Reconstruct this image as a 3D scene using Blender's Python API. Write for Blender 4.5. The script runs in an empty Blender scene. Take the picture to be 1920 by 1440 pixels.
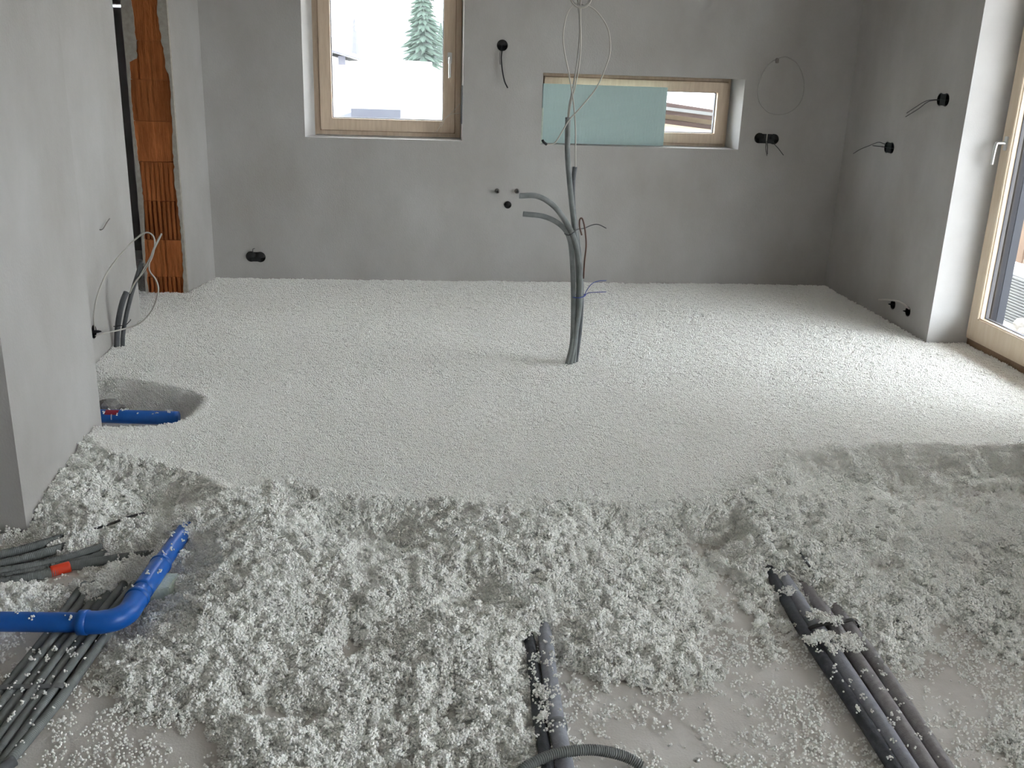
import bpy, bmesh, math, random
import numpy as np
from mathutils import Vector, Matrix, Quaternion

# ------------------------------------------------------------------ camera, world, exposure
SC = bpy.context.scene
COL = SC.collection
FT = 0.10                       # height of the levelled bead fill above the concrete
CAM = Vector((0.0, 0.0, 1.42 + FT))
FPX, PITCH, YAW, ROLL = 1824.08, 0.3210, 0.1030, 0.0345
fwd = Vector((math.sin(YAW) * math.cos(PITCH), math.cos(YAW) * math.cos(PITCH), -math.sin(PITCH)))
_rt = Vector((math.cos(YAW), -math.sin(YAW), 0.0)); _up = _rt.cross(fwd)
rgt = math.cos(ROLL) * _rt + math.sin(ROLL) * _up
upv = -math.sin(ROLL) * _rt + math.cos(ROLL) * _up
cd = bpy.data.cameras.new('camera'); cam = bpy.data.objects.new('camera', cd); COL.objects.link(cam)
cd.sensor_fit = 'HORIZONTAL'; cd.sensor_width = 36.0; cd.lens = FPX / 1920.0 * 36.0
cd.clip_start = 0.05; cd.clip_end = 2000
M = Matrix((rgt, upv, -fwd)).transposed().to_4x4(); M.translation = CAM
cam.matrix_world = M
SC.camera = cam

W = bpy.data.worlds.new('overcast_sky'); SC.world = W; W.use_nodes = True
bg = W.node_tree.nodes['Background']
bg.inputs['Color'].default_value = (0.885, 0.945, 1.005, 1)
bg.inputs['Strength'].default_value = 3.0
vs = SC.view_settings
vs.view_transform = 'Standard'; vs.look = 'None'; vs.gamma = 1.0; vs.use_curve_mapping = False
vs.exposure = 2.48
SC.cycles.diffuse_bounces = 7

# ------------------------------------------------------------------ placing helpers (a photo point carried onto a real plane)
def ray(px, py): return rgt * ((px - 960) / FPX) - upv * ((py - 720) / FPX) + fwd
def onz(px, py, z): d = ray(px, py); return CAM + d * ((z - CAM.z) / d.z)
def onx(px, py, x): d = ray(px, py); return CAM + d * (x / d.x)
def ony(px, py, y): d = ray(px, py); return CAM + d * (y / d.y)

# room numbers
D = 6.438          # back wall
XR = 2.838         # right wall
YA = 5.0           # where the right wall turns into the door reveal
XN = -1.262        # near left pier face
YN0, YN1 = 2.985, 3.80
XL = -1.512        # second left wall face
YB = 5.362
CEIL = 2.66
rng = np.random.default_rng(7)
random.seed(5)

# ------------------------------------------------------------------ materials
def nt(name):
    m = bpy.data.materials.new(name); m.use_nodes = True
    n = m.node_tree.nodes; return m, n, m.node_tree.links, n['Principled BSDF']

def mat(name, c1, c2=None, scale=8.0, rough=0.8, bump=0.0, bscale=60.0, metal=0.0, detail=5.0, stretch=None, lo=0.35, hi=0.65, spec=0.5, bdist=0.01):
    m, n, l, b = nt(name)
    b.inputs['Roughness'].default_value = rough; b.inputs['Metallic'].default_value = metal
    b.inputs['Specular IOR Level'].default_value = spec
    tc = n.new('ShaderNodeTexCoord'); src = tc.outputs['Object']
    if stretch:
        mp = n.new('ShaderNodeMapping'); mp.inputs['Scale'].default_value = stretch
        l.new(src, mp.inputs['Vector']); src = mp.outputs['Vector']
    if c2 is None:
        b.inputs['Base Color'].default_value = (*c1, 1)
    else:
        t = n.new('ShaderNodeTexNoise'); t.inputs['Scale'].default_value = scale; t.inputs['Detail'].default_value = detail
        t.inputs['Roughness'].default_value = 0.6
        l.new(src, t.inputs['Vector'])
        r = n.new('ShaderNodeValToRGB'); r.color_ramp.elements[0].position = lo; r.color_ramp.elements[1].position = hi
        r.color_ramp.elements[0].color = (*c1, 1); r.color_ramp.elements[1].color = (*c2, 1)
        l.new(t.outputs['Fac'], r.inputs['Fac']); l.new(r.outputs['Color'], b.inputs['Base Color'])
    if bump:
        t2 = n.new('ShaderNodeTexNoise'); t2.inputs['Scale'].default_value = bscale; t2.inputs['Detail'].default_value = 4
        l.new(src, t2.inputs['Vector'])
        bp = n.new('ShaderNodeBump'); bp.inputs['Strength'].default_value = bump; bp.inputs['Distance'].default_value = bdist
        l.new(t2.outputs['Fac'], bp.inputs['Height']); l.new(bp.outputs['Normal'], b.inputs['Normal'])
    return m

PLASTER = mat('lime_plaster', (0.375, 0.355, 0.325), (0.475, 0.463, 0.445), 1.7, 0.95, 0.25, 140, spec=0.1, bdist=0.004, lo=0.3, hi=0.68, stretch=(1.0, 1.0, 0.6))
REVEAL = mat('smooth_reveal_plaster', (0.50, 0.495, 0.485), (0.56, 0.555, 0.545), 3, 0.95, 0.15, 140, spec=0.1, bdist=0.004)
PLASTER_EDGE = mat('raw_plaster_edge', (0.34, 0.31, 0.26), (0.42, 0.39, 0.34), 30, 0.95, 0.2, 120, spec=0.1, bdist=0.003)
CEILM = mat('ceiling_plaster', (0.80, 0.80, 0.79), (0.84, 0.84, 0.83), 2, 0.95, spec=0.1)
HALLM = mat('hall_plaster', (0.44, 0.42, 0.43), (0.48, 0.46, 0.46), 2, 0.95, spec=0.1)
CONCRETE = mat('dusty_concrete', (0.55, 0.515, 0.475), (0.67, 0.64, 0.605), 5.0, 0.95, 0.5, 160, detail=9, spec=0.1, bdist=0.004)
BEAD = mat('white_bead', (0.86, 0.85, 0.81), (0.93, 0.925, 0.895), 220, 0.9, spec=0.15)
BRICKS = [mat('orange_brick_%d' % i, (0.27 * k, 0.085 * k, 0.028 * k), (0.42 * k, 0.14 * k, 0.05 * k), 14, 0.95, 0.5, 60, stretch=(1, 1, 0.25), spec=0.1) for i, k in enumerate((1.0, 1.12, 0.9))]
LARCH = mat('larch_wood', (0.58, 0.45, 0.33), (0.67, 0.54, 0.41), 9, 0.55, 0.1, 60, stretch=(6, 6, 0.6), spec=0.35)
LARCH_H = mat('larch_wood_rail', (0.58, 0.45, 0.33), (0.67, 0.54, 0.41), 9, 0.55, 0.1, 60, stretch=(0.6, 6, 6), spec=0.35)
PALEWOOD = mat('pale_door_wood', (0.70, 0.57, 0.42), (0.76, 0.64, 0.50), 9, 0.5, 0.05, 60, stretch=(6, 6, 0.6), spec=0.35)
BROWNWOOD = mat('brown_threshold', (0.22, 0.14, 0.085), (0.28, 0.18, 0.11), 20, 0.8, 0.3, 60)
GREYALU = mat('grey_aluminium', (0.020, 0.021, 0.027), rough=0.6, spec=0.2)
PALEALU = mat('pale_aluminium', (0.05, 0.055, 0.068), rough=0.6, spec=0.2)
GASKET = mat('grey_gasket', (0.10, 0.10, 0.11), rough=0.7)
SILVER = mat('brushed_silver', (0.75, 0.75, 0.74), rough=0.3, metal=0.9)
BLACKP = mat('black_plastic', (0.012, 0.012, 0.013), rough=0.6, spec=0.3)
BLUEP = mat('blue_pipe_plastic', (0.008, 0.10, 0.42), (0.010, 0.12, 0.48), 12, 0.38, spec=0.45)
REDP = mat('red_sleeve_plastic', (0.75, 0.055, 0.015), rough=0.5)
REDPRINT = mat('red_print', (0.35, 0.03, 0.06), rough=0.5)
WHITEPRINT = mat('white_print', (0.6, 0.62, 0.7), rough=0.6)
GREYCOND = mat('grey_conduit', (0.165, 0.178, 0.172), (0.225, 0.238, 0.232), 18, 0.6, spec=0.3)
DARKCOND = mat('dark_grey_conduit', (0.085, 0.09, 0.095), (0.12, 0.125, 0.13), 18, 0.6, spec=0.3)
FOAMPIPE = mat('grey_foam_sleeve', (0.27, 0.28, 0.31), (0.34, 0.345, 0.375), 60, 0.85, 0.2, 300, spec=0.2)
FOAMDARK = mat('charcoal_foam_sleeve', (0.06, 0.064, 0.072), (0.09, 0.095, 0.105), 60, 0.85, 0.2, 300, spec=0.2)
FOAMWARM = mat('taupe_foam_sleeve', (0.27, 0.255, 0.26), (0.35, 0.335, 0.335), 60, 0.85, 0.2, 300, spec=0.2)
TAPE = mat('grey_tape', (0.11, 0.115, 0.12), (0.14, 0.145, 0.15), 40, 0.5)
WHITECABLE = mat('white_cable', (0.47, 0.45, 0.40), rough=0.5)
GREYCABLE = mat('grey_cable', (0.36, 0.35, 0.32), rough=0.5)
BROWNWIRE = mat('brown_wire', (0.10, 0.045, 0.028), rough=0.5)
BLUEWIRE = mat('blue_wire', (0.03, 0.06, 0.30), rough=0.5)
DARKWIRE = mat('dark_wire', (0.03, 0.03, 0.032), rough=0.5)
XPS = mat('green_foam_board', (0.46, 0.59, 0.575), (0.51, 0.64, 0.62), 30, 0.9, spec=0.1, stretch=(30, 1, 0.5))
PALEFOAM = mat('pale_green_foam', (0.55, 0.62, 0.53), (0.62, 0.68, 0.6), 30, 0.9, 0.4, 120, spec=0.1)
RUBBLE = mat('grey_rubble', (0.20, 0.19, 0.175), (0.30, 0.28, 0.26), 30, 0.95, 0.7, 60)
STEELNAIL = mat('steel_nail', (0.22, 0.20, 0.18), rough=0.5, metal=0.6)
# outdoors
GROUND = mat('frosty_ground', (0.55, 0.52, 0.46), (0.75, 0.74, 0.70), 0.35, 0.95, detail=10, spec=0.1)
DIRT = mat('muddy_ground', (0.09, 0.07, 0.055), (0.50, 0.46, 0.41), 3.2, 0.95, 0.8, 12, detail=12, spec=0.1, bdist=0.05)
FIR = mat('fir_needles', (0.030, 0.048, 0.036), (0.045, 0.065, 0.05), 3, 0.9, spec=0.1)
TRUNK = mat('fir_trunk', (0.09, 0.065, 0.045), rough=0.9)
SLATE = mat('slate_roof', (0.042, 0.042, 0.055), (0.052, 0.052, 0.068), 6, 0.7)
RENDERW = mat('white_render', (0.72, 0.70, 0.66), (0.78, 0.76, 0.72), 1.5, 0.9)
CREAM = mat('cream_render', (0.60, 0.50, 0.36), (0.68, 0.58, 0.44), 1.5, 0.9)
BEAM = mat('brown_beam', (0.055, 0.036, 0.032), (0.075, 0.05, 0.044), 8, 0.8, stretch=(1, 6, 6))
FENCE = mat('orange_fence_wood', (0.085, 0.05, 0.030), (0.12, 0.075, 0.048), 6, 0.8, stretch=(5, 5, 0.5))
GREYPANEL = mat('grey_ribbed_board', (0.14, 0.145, 0.145), rough=0.7)
TARP = mat('blue_grey_tarp', (0.035, 0.038, 0.052), (0.045, 0.05, 0.065), 4, 0.6)
HALLGLASS = None

def glass_mat():
    m, n, l, b = nt('window_glass'); n.remove(b)
    out = n['Material Output']; tr = n.new('ShaderNodeBsdfTransparent'); gl = n.new('ShaderNodeBsdfGlossy')
    gl.inputs['Roughness'].default_value = 0.02; tr.inputs['Color'].default_value = (0.95, 0.955, 0.955, 1)
    fr = n.new('ShaderNodeFresnel'); fr.inputs['IOR'].default_value = 1.45
    ge = n.new('ShaderNodeNewGeometry'); inv = n.new('ShaderNodeMath'); inv.operation = 'SUBTRACT'; inv.inputs[0].default_value = 1.0
    mu = n.new('ShaderNodeMath'); mu.operation = 'MULTIPLY'; l.new(ge.outputs['Backfacing'], inv.inputs[1])
    l.new(inv.outputs[0], mu.inputs[0]); l.new(fr.outputs['Fac'], mu.inputs[1])      # only the entering face reflects
    mx = n.new('ShaderNodeMixShader'); l.new(mu.outputs[0], mx.inputs['Fac'])
    l.new(tr.outputs[0], mx.inputs[1]); l.new(gl.outputs[0], mx.inputs[2]); l.new(mx.outputs[0], out.inputs['Surface'])
    return m
GLASS = glass_mat()

# ------------------------------------------------------------------ mesh helpers
def link(name, me, material=None, parent=None):
    o = bpy.data.objects.new(name, me); COL.objects.link(o)
    if material is not None:
        for mm in (material if isinstance(material, (list, tuple)) else [material]): me.materials.append(mm)
    if parent is not None: o.parent = parent; o.matrix_parent_inverse = parent.matrix_world.inverted()
    return o

def tag(o, label=None, cat=None, group=None, kind=None):
    if label: o['label'] = label
    if cat: o['category'] = cat
    if group: o['group'] = group
    if kind: o['kind'] = kind
    return o

def empty(name, loc, label=None, cat=None, group=None, kind=None):
    o = bpy.data.objects.new(name, None); COL.objects.link(o); o.location = loc; o.empty_display_size = 0.05
    o.matrix_world = Matrix.Translation(Vector(loc))
    return tag(o, label, cat, group, kind)

class MB:
    def __init__(s): s.v = []; s.f = []
    def add(s, vs, fs):
        k = len(s.v); s.v += [tuple(v) for v in vs]; s.f += [tuple(i + k for i in f) for f in fs]; return s
    def box(s, a, b):
        (x0, y0, z0), (x1, y1, z1) = a, b
        x0, x1 = min(x0, x1), max(x0, x1); y0, y1 = min(y0, y1), max(y0, y1); z0, z1 = min(z0, z1), max(z0, z1)
        return s.add([(x0, y0, z0), (x1, y0, z0), (x1, y1, z0), (x0, y1, z0), (x0, y0, z1), (x1, y0, z1), (x1, y1, z1), (x0, y1, z1)],
                     [(0, 3, 2, 1), (4, 5, 6, 7), (0, 1, 5, 4), (1, 2, 6, 5), (2, 3, 7, 6), (3, 0, 4, 7)])
    def prism(s, pts, z0, z1):
        n = len(pts)
        return s.add([(x, y, z0) for x, y in pts] + [(x, y, z1) for x, y in pts],
                     [tuple(range(n))[::-1], tuple(range(n, 2 * n))] + [(i, (i + 1) % n, n + (i + 1) % n, n + i) for i in range(n)])
    def hexa(s, front, back):
        return s.add(list(front) + list(back), [(0, 1, 2, 3), (7, 6, 5, 4)] + [(i, i + 4, (i + 1) % 4 + 4, (i + 1) % 4) for i in range(4)])
    def sweep(s, pts, radii, sides=12, cap0=True, cap1=True):
        """tube along pts (already dense) with a radius for each point"""
        n = len(pts); T = []
        for i in range(n):
            t = pts[min(i + 1, n - 1)] - pts[max(i - 1, 0)]
            T.append(t.normalized() if t.length > 1e-9 else (T[-1] if T else Vector((0, 0, 1))))
        u = Vector((0, 0, 1)) if abs(T[0].z) < 0.9 else Vector((1, 0, 0))
        u = (u - T[0] * u.dot(T[0])).normalized(); vs = []
        for i in range(n):
            u = (u - T[i] * u.dot(T[i])).normalized(); w = T[i].cross(u)
            for k in range(sides):
                a = 2 * math.pi * k / sides; vs.append(pts[i] + (u * math.cos(a) + w * math.sin(a)) * radii[i])
        fs = [(i * sides + k, i * sides + (k + 1) % sides, (i + 1) * sides + (k + 1) % sides, (i + 1) * sides + k) for i in range(n - 1) for k in range(sides)]
        if cap0: fs.append(tuple(range(sides))[::-1])
        if cap1: fs.append(tuple((n - 1) * sides + k for k in range(sides)))
        return s.add(vs, fs)
    def build(s, name, material=None, parent=None, smooth=False, bevel=0.0):
        me = bpy.data.meshes.new(name); me.from_pydata(s.v, [], s.f)
        bm = bmesh.new(); bm.from_mesh(me); bmesh.ops.recalc_face_normals(bm, faces=bm.faces)
        if bevel: bmesh.ops.bevel(bm, geom=list(bm.edges), offset=bevel, segments=2, affect='EDGES', clamp_overlap=True)
        bm.to_mesh(me); bm.free()
        if smooth: me.shade_smooth() if smooth is True else me.set_sharp_from_angle(angle=smooth)
        if smooth and smooth is not True:
            me.polygons.foreach_set('use_smooth', [True] * len(me.polygons))
        return link(name, me, material, parent)

def curve(pts, step=0.01):
    """dense Catmull-Rom through pts"""
    P = [Vector(p) for p in pts]; P = [P[0] * 2 - P[1]] + P + [P[-1] * 2 - P[-2]]; out = []
    for i in range(1, len(P) - 2):
        a, b, c, d = P[i - 1:i + 3]; n = max(2, int((c - b).length / step))
        for k in range(n):
            t = k / n
            out.append(0.5 * ((2 * b) + (c - a) * t + (2 * a - 5 * b + 4 * c - d) * t * t + (3 * b - a - 3 * c + d) * t ** 3))
    out.append(P[-2]); return out

def tube(name, pts, r, material, parent=None, sides=10, step=0.012, corr=0.0, pitch=0.005, hollow=None):
    """round tube; corr > 0 gives a corrugated conduit; hollow = 'start'/'end'/'both' opens that end"""
    mb = MB()
    c = curve(pts, pitch / 3 if corr else step)
    R = [r + (corr * (0.5 + 0.5 * math.cos(2 * math.pi * i / 3)) - corr * 0.5 if corr else 0) for i in range(len(c))]
    h0 = hollow in ('start', 'both'); h1 = hollow in ('end', 'both')
    if h0:
        t = (c[min(3, len(c) - 1)] - c[0]).normalized(); c = [c[0] + t * r * 1.2, c[0]] + c; R = [r * 0.7, r * 0.8] + R
    if h1:
        t = (c[-1] - c[-4 if len(c) > 4 else 0]).normalized(); c = c + [c[-1], c[-1] - t * r * 1.2]; R = R + [r * 0.8, r * 0.7]
    mb.sweep(c, R, sides)
    return mb.build(name, material, parent, smooth=True)

def cut(o, cutters):
    """subtract closed shapes (MB) from a mesh object for good"""
    for c in cutters:
        t = c.build('cutter_tmp')
        md = o.modifiers.new('cut', 'BOOLEAN'); md.object = t; md.operation = 'DIFFERENCE'; md.solver = 'EXACT'
        dg = bpy.context.evaluated_depsgraph_get(); dg.update()
        me = bpy.data.meshes.new_from_object(o.evaluated_get(dg)); o.modifiers.clear()
        old = o.data; o.data = me; bpy.data.meshes.remove(old)
        tm = t.data; bpy.data.objects.remove(t); bpy.data.meshes.remove(tm)

def cyl(center, axis, r, depth, sides=24, back=0.01):
    a = Vector(axis).normalized(); c = Vector(center)
    return MB().sweep([c - a * back, c + a * depth], [r, r], sides)

def struct(o): o['kind'] = 'structure'; return o

# ------------------------------------------------------------------ the room
floor = struct(MB().box((-4.2, -3.0, -0.2), (3.2, 8.0, 0)).build('floor', CONCRETE))
ceiling = struct(MB().box((-4.2, -3.0, CEIL), (3.4, 8.0, CEIL + 0.2)).build('ceiling', CEILM))

# back wall with two windows
W1L, W1R, W1B, W1T = -0.707, 0.287, 0.917 + FT, 2.28
W2L, W2R, W2B, W2T = 0.797, 2.117, 0.908 + FT, 1.352 + FT
FY = D + 0.20                    # front of the window frames
wall_back = struct(MB().box((-1.62, D, -0.1), (XR + 0.5, D + 0.45, CEIL + 0.05)).build('wall_back', PLASTER))
c1 = [MB().hexa([(W1L - 0.004, D - 0.02, W1B), (W1R + 0.002, D - 0.02, W1B), (W1R + 0.002, D - 0.02, W1T), (W1L - 0.004, D - 0.02, W1T)],
                [(-0.655, FY + 0.03, W1B), (W1R, FY + 0.03, W1B), (W1R, FY + 0.03, W1T), (-0.655, FY + 0.03, W1T)]),
      MB().box((-0.64, D + 0.1, W1B + 0.02), (W1R - 0.02, D + 0.6, W1T - 0.02))]
c2 = [MB().hexa([(W2L, D - 0.02, W2B), (W2R + 0.002, D - 0.02, W2B), (W2R + 0.002, D - 0.02, W2T), (W2L, D - 0.02, W2T)],
                [(W2L, FY + 0.03, W2B), (W2R - 0.032, FY + 0.03, W2B), (W2R - 0.032, FY + 0.03, W2T), (W2L, FY + 0.03, W2T)]),
      MB().box((W2L + 0.02, D + 0.1, W2B + 0.02), (W2R - 0.05, D + 0.6, W2T - 0.02))]
BOX_R = 0.034
back_boxes = {'round': ony(942, 85, D), 'dbl_a': ony(1424, 259, D), 'dbl_b': ony(1451, 261, D), 'low_a': ony(471, 481, D), 'low_b': ony(488, 482, D), 'outlet': ony(952, 384, D)}
cuts = c1 + c2
for k, p in back_boxes.items(): cuts.append(cyl(p, (0, 1, 0), 0.024 if k == 'outlet' else BOX_R + 0.001, 0.06, 20))
cut(wall_back, cuts)

# right wall, door opening towards the camera
DY0 = 3.50                       # near end of the balcony door opening
DTOP = 2.36
wall_right = struct(MB().box((XR, -3.0, -0.1), (XR + 0.36, D + 0.45, CEIL + 0.05)).build('wall_right', PLASTER))
right_boxes = {'top': onx(1768, 187, XR), 'mid': onx(1667, 277, XR), 'low_a': onx(1674, 571, XR), 'low_b': onx(1702, 584, XR)}
cuts = [MB().box((XR - 0.05, DY0, FT - 0.02), (XR + 0.6, YA, DTOP)), MB().box((XR - 0.05, -1.3, 0.65), (XR + 0.6, 1.35, DTOP))]  # second box opens the wall for the added, unseen light window
for k, p in right_boxes.items(): 
    if k.startswith('low'): cuts.append(cyl(p, (1, 0, 0), 0.031, 0.06, 20))
    else:
        for q_ in (-0.03, 0.03): cuts.append(cyl(p + Vector((0, q_, 0)), (1, 0, 0), BOX_R + 0.001, 0.06 + q_ * 0.02, 20))
cut(wall_right, cuts)

def paint_reveals(o, test):
    o.data.materials.append(REVEAL)
    for p in o.data.polygons:
        if test(p.center, p.normal): p.material_index = len(o.data.materials) - 1
paint_reveals(wall_right, lambda c, n: abs(n.y) > 0.9 and abs(c.y - YA) < 0.01)
paint_reveals(wall_back, lambda c, n: c.y > D + 0.02 and c.y < FY + 0.04 and (abs(n.x) > 0.5 or abs(n.z) > 0.5) and W1B - 0.05 < c.z and (W1L - 0.02 < c.x < W1R + 0.02 or W2L - 0.02 < c.x < W2R + 0.02) and (abs(c.x - W1L) < 0.08 or abs(c.x - W1R) < 0.03 or abs(c.x - W2L) < 0.03 or abs(c.x - W2R) < 0.06 or min(abs(c.z - W1B), abs(c.z - W2B), abs(c.z - W2T), abs(c.z - W1T)) < 0.01))

# left side: pier nearest to the camera, second wall, brick wall end
wall_left = struct(MB().box((-3.9, YN0, -0.1), (XN, YN1, CEIL + 0.02)).build('wall_left', PLASTER))
wall_left_second = struct(MB().box((XL - 0.25, 4.46, -0.1), (XL, YB, CEIL + 0.02)).build('wall_left_second', PLASTER))
sock_l = onx(176, 622, XL)
cut(wall_left_second, [cyl(sock_l, (-1, 0, 0), BOX_R + 0.001, 0.06, 20)])
wall_left_outer = struct(MB().box((-4.1, -3.0, -0.1), (-3.9, 8.0, CEIL + 0.02)).build('wall_left_outer', PLASTER))
wall_front = struct(MB().box((-4.1, -3.2, -0.1), (3.4, -3.0, CEIL + 0.05)).build('wall_front', PLASTER))
# hall behind the passage
wall_hall = struct(MB().box((-4.1, 7.5, -0.1), (-1.5, 7.7, CEIL + 0.02)).build('wall_hall', HALLM))
pa = ony(200, 5, 7.5); pb = ony(226, 14, 7.5)
cut(wall_hall, [MB().box((pa.x - 0.15, 7.4, pb.z), (pb.x + 0.1, 7.8, pb.z + 0.022))])
wall_hall_side = struct(MB().box((-2.9, 5.99, -0.1), (-2.7, 7.5, CEIL + 0.02)).build('wall_hall_side', HALLM))

# brick wall end: plastered right face, raw hollow bricks in the end
BY = 6.0
BX0, BX1 = -1.648, -1.398        # brick end, left and right
wall_left_brick = struct(MB().prism([(BX0, BY + 0.03), (BX1 - 0.012, BY + 0.03), (-1.318, D + 0.002), (-1.318, D + 0.3), (BX0, 7.5)], -0.1, CEIL + 0.02).build('wall_left_brick', PLASTER))

def ragged(name, x_edge, side, seed, parent):
    """thin plaster lip at a corner of the brick end with a broken edge towards the bricks"""
    r = np.random.default_rng(seed); zs = np.arange(FT - 0.08, CEIL, 0.02); n = len(zs)
    w = 0.030 + 0.010 * np.sin(zs * 7 + seed) + np.cumsum(r.normal(0, 0.003, n)) * 0.25 + r.normal(0, 0.0022, n)
    w = np.clip(w, 0.014, 0.055)
    if side < 0: w = np.where(zs > 1.36 + FT, w + 0.03, w * 0.72)
    else: w = np.where(zs > 1.30 + FT, w + 0.012, w * 0.85)
    mb = MB()
    v = []
    for z, ww in zip(zs, w):
        v += [(x_edge, BY - 0.004, z), (x_edge - side * ww, BY - 0.004, z), (x_edge - side * ww, BY + 0.03, z), (x_edge, BY + 0.03, z)]
    f = []
    for i in range(n - 1):
        for k in range(4): f.append((4 * i + k, 4 * i + (k + 1) % 4, 4 * i + 4 + (k + 1) % 4, 4 * i + 4 + k))
    f += [(0, 1, 2, 3), tuple(4 * (n - 1) + k for k in range(4))]
    mb.add(v, f); return mb.build(name, PLASTER_EDGE, parent)
ragged('plaster_edge', BX0, -1, 3, wall_left_brick)
ragged('plaster_edge', BX1, 1, 8, wall_left_brick)

def brick(z0, z1, i):
    """one hollow clay block seen from its end: ribbed or smooth face"""
    ribbed = i in (0, 2, 3); n = 9 if ribbed else 7; deep = 0.020 if i in (0, 2) else 0.009 if i == 3 else 0.003; mb = MB(); r = random.Random(i)
    x0, x1 = BX0 + 0.006, BX1 - 0.006
    xs = [x0 + (x1 - x0) * k / (2 * n) for k in range(2 * n + 1)]
    dep = [deep * (k % 2) * r.uniform(0.5, 1.0) for k in range(2 * n + 1)]
    if i == 6:
        for k in range(3, 4): dep[k] = 0.016
    if i == 1:
        for k in range(7, 8): dep[k] = 0.006
    prof = []
    for k in range(2 * n):
        dd = dep[k]; prof += [(xs[k], BY + dd), (xs[k + 1], BY + dd)]
    prof += [(x1, BY + 0.028), (x0, BY + 0.028)]
    mb.prism(prof, z0, z1)
    return mb.build('brick', BRICKS[i % 3], wall_left_brick)
course = [FT - 0.14, FT + 0.097, FT + 0.326, FT + 0.557, FT + 0.787, FT + 1.017, FT + 1.247, FT + 1.458, FT + 1.70, FT + 1.93, FT + 2.16, FT + 2.4, CEIL]
for i in range(len(course) - 1): brick(course[i] + 0.0015, course[i + 1] - 0.0015, i)
link('mortar_bed', MB().box((BX0 + 0.004, BY + 0.0265, FT - 0.1), (BX1 - 0.004, BY + 0.032, CEIL)).build('tmp').data, BRICKS[2], wall_left_brick)
bpy.data.objects.remove(bpy.data.objects['tmp'])

# ------------------------------------------------------------------ windows in the back wall
def frame_mb(x0, x1, z0, z1, w, y0, y1, wb=None):
    wb = wb or w
    # a rectangular ring
    m = MB(); o = [(x0, z0), (x1, z0), (x1, z1), (x0, z1)]; i = [(x0 + w, z0 + wb), (x1 - w, z0 + wb), (x1 - w, z1 - w), (x0 + w, z1 - w)]
    v = [(x, y0, z) for x, z in o] + [(x, y0, z) for x, z in i] + [(x, y1, z) for x, z in o] + [(x, y1, z) for x, z in i]; f = []
    for k in range(4):
        n = (k + 1) % 4
        f += [(k, n, 4 + n, 4 + k), (8 + k, 12 + k, 12 + n, 8 + n), (k, 8 + k, 8 + n, n), (4 + k, 4 + n, 12 + n, 12 + k)]
    return m.add(v, f)

def window(name, x0, x1, z0, z1, fw, sw, handle=None, wood=LARCH):
    e = struct(empty(name, ((x0 + x1) / 2, FY, z0)))
    frame_mb(x0, x1, z0, z1, fw, FY, FY + 0.07).build('window_frame', wood, e, bevel=0.002)
    frame_mb(x0 + fw - 0.016, x1 - fw + 0.016, z0 + fw - 0.016, z1 - fw + 0.016, 0.01, FY - 0.004, FY + 0.02).build('dark_seam', BROWNWOOD, e)  # dark ring standing in for the contact shadow between frame and sash
    s = frame_mb(x0 + fw - 0.012, x1 - fw + 0.012, z0 + fw - 0.012, z1 - fw + 0.012, sw, FY - 0.026, FY + 0.05).build('sash', wood, e, bevel=0.003)
    gx0, gx1, gz0, gz1 = x0 + fw + sw - 0.012, x1 - fw - sw + 0.012, z0 + fw + sw - 0.012, z1 - fw - sw + 0.012
    frame_mb(gx0 - 0.001, gx1 + 0.001, gz0 - 0.001, gz1 + 0.001, 0.006, FY + 0.012, FY + 0.045).build('gasket', GASKET, s)
    MB().box((gx0 + 0.003, FY + 0.022, gz0 + 0.003), (gx1 - 0.003, FY + 0.034, gz1 - 0.003)).build('pane', GLASS, e)
    if handle:
        hx, hz = handle
        h = MB().box((hx - 0.014, FY - 0.034, hz - 0.035), (hx + 0.014, FY - 0.026, hz + 0.035)).build('window_handle', SILVER, e, bevel=0.003)
        tube('lever', [(hx, FY - 0.03, hz), (hx, FY - 0.06, hz), (hx, FY - 0.068, hz - 0.012), (hx, FY - 0.068, hz - 0.12)], 0.0085, SILVER, h, 10, 0.006)
    return e
window('window_1', -0.664, W1R - 0.003, W1B - 0.005, W1T - 0.01, 0.052, 0.075, (0.208, 1.42 + FT))
window('window_2', W2L + 0.008, W2R - 0.030, W2B - 0.004, W2T - 0.003, 0.035, 0.066)
MB().box((W1L + 0.05, FY - 0.002, W1B - 0.001), (W1R, FY + 0.002, W1B + 0.006)).build('trim_1', PLASTER_EDGE)['kind'] = 'structure'

# ------------------------------------------------------------------ balcony door in the right wall
def ring_x(y0, y1, z0, z1, w, wb, x0, x1):
    m = MB(); o = [(y0, z0), (y1, z0), (y1, z1), (y0, z1)]; i = [(y0 + w, z0 + wb), (y1 - w, z0 + wb), (y1 - w, z1 - w), (y0 + w, z1 - w)]
    v = [(x0, y, z) for y, z in o] + [(x0, y, z) for y, z in i] + [(x1, y, z) for y, z in o] + [(x1, y, z) for y, z in i]; f = []
    for k in range(4):
        n = (k + 1) % 4
        f += [(k, n, 4 + n, 4 + k), (8 + k, 12 + k, 12 + n, 8 + n), (k, 8 + k, 8 + n, n), (4 + k, 4 + n, 12 + n, 12 + k)]
    return m.add(v, f)
FX = 3.062
GZ0 = -0.36
dz = FT + 0.032
door = struct(empty('door_1', (FX, (DY0 + YA) / 2, FT)))
MB().box((FX + 0.004, DY0 + 0.005, FT - 0.02), (FX + 0.09, YA - 0.015, dz)).build('threshold', BROWNWOOD, door)
ring_x(DY0 + 0.01, YA - 0.005, dz, DTOP - 0.005, 0.028, 0.03, FX, FX + 0.07).build('door_frame', PALEWOOD, door, bevel=0.002)
leaf = (YA - 0.024 - DY0 - 0.03) / 1
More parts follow.
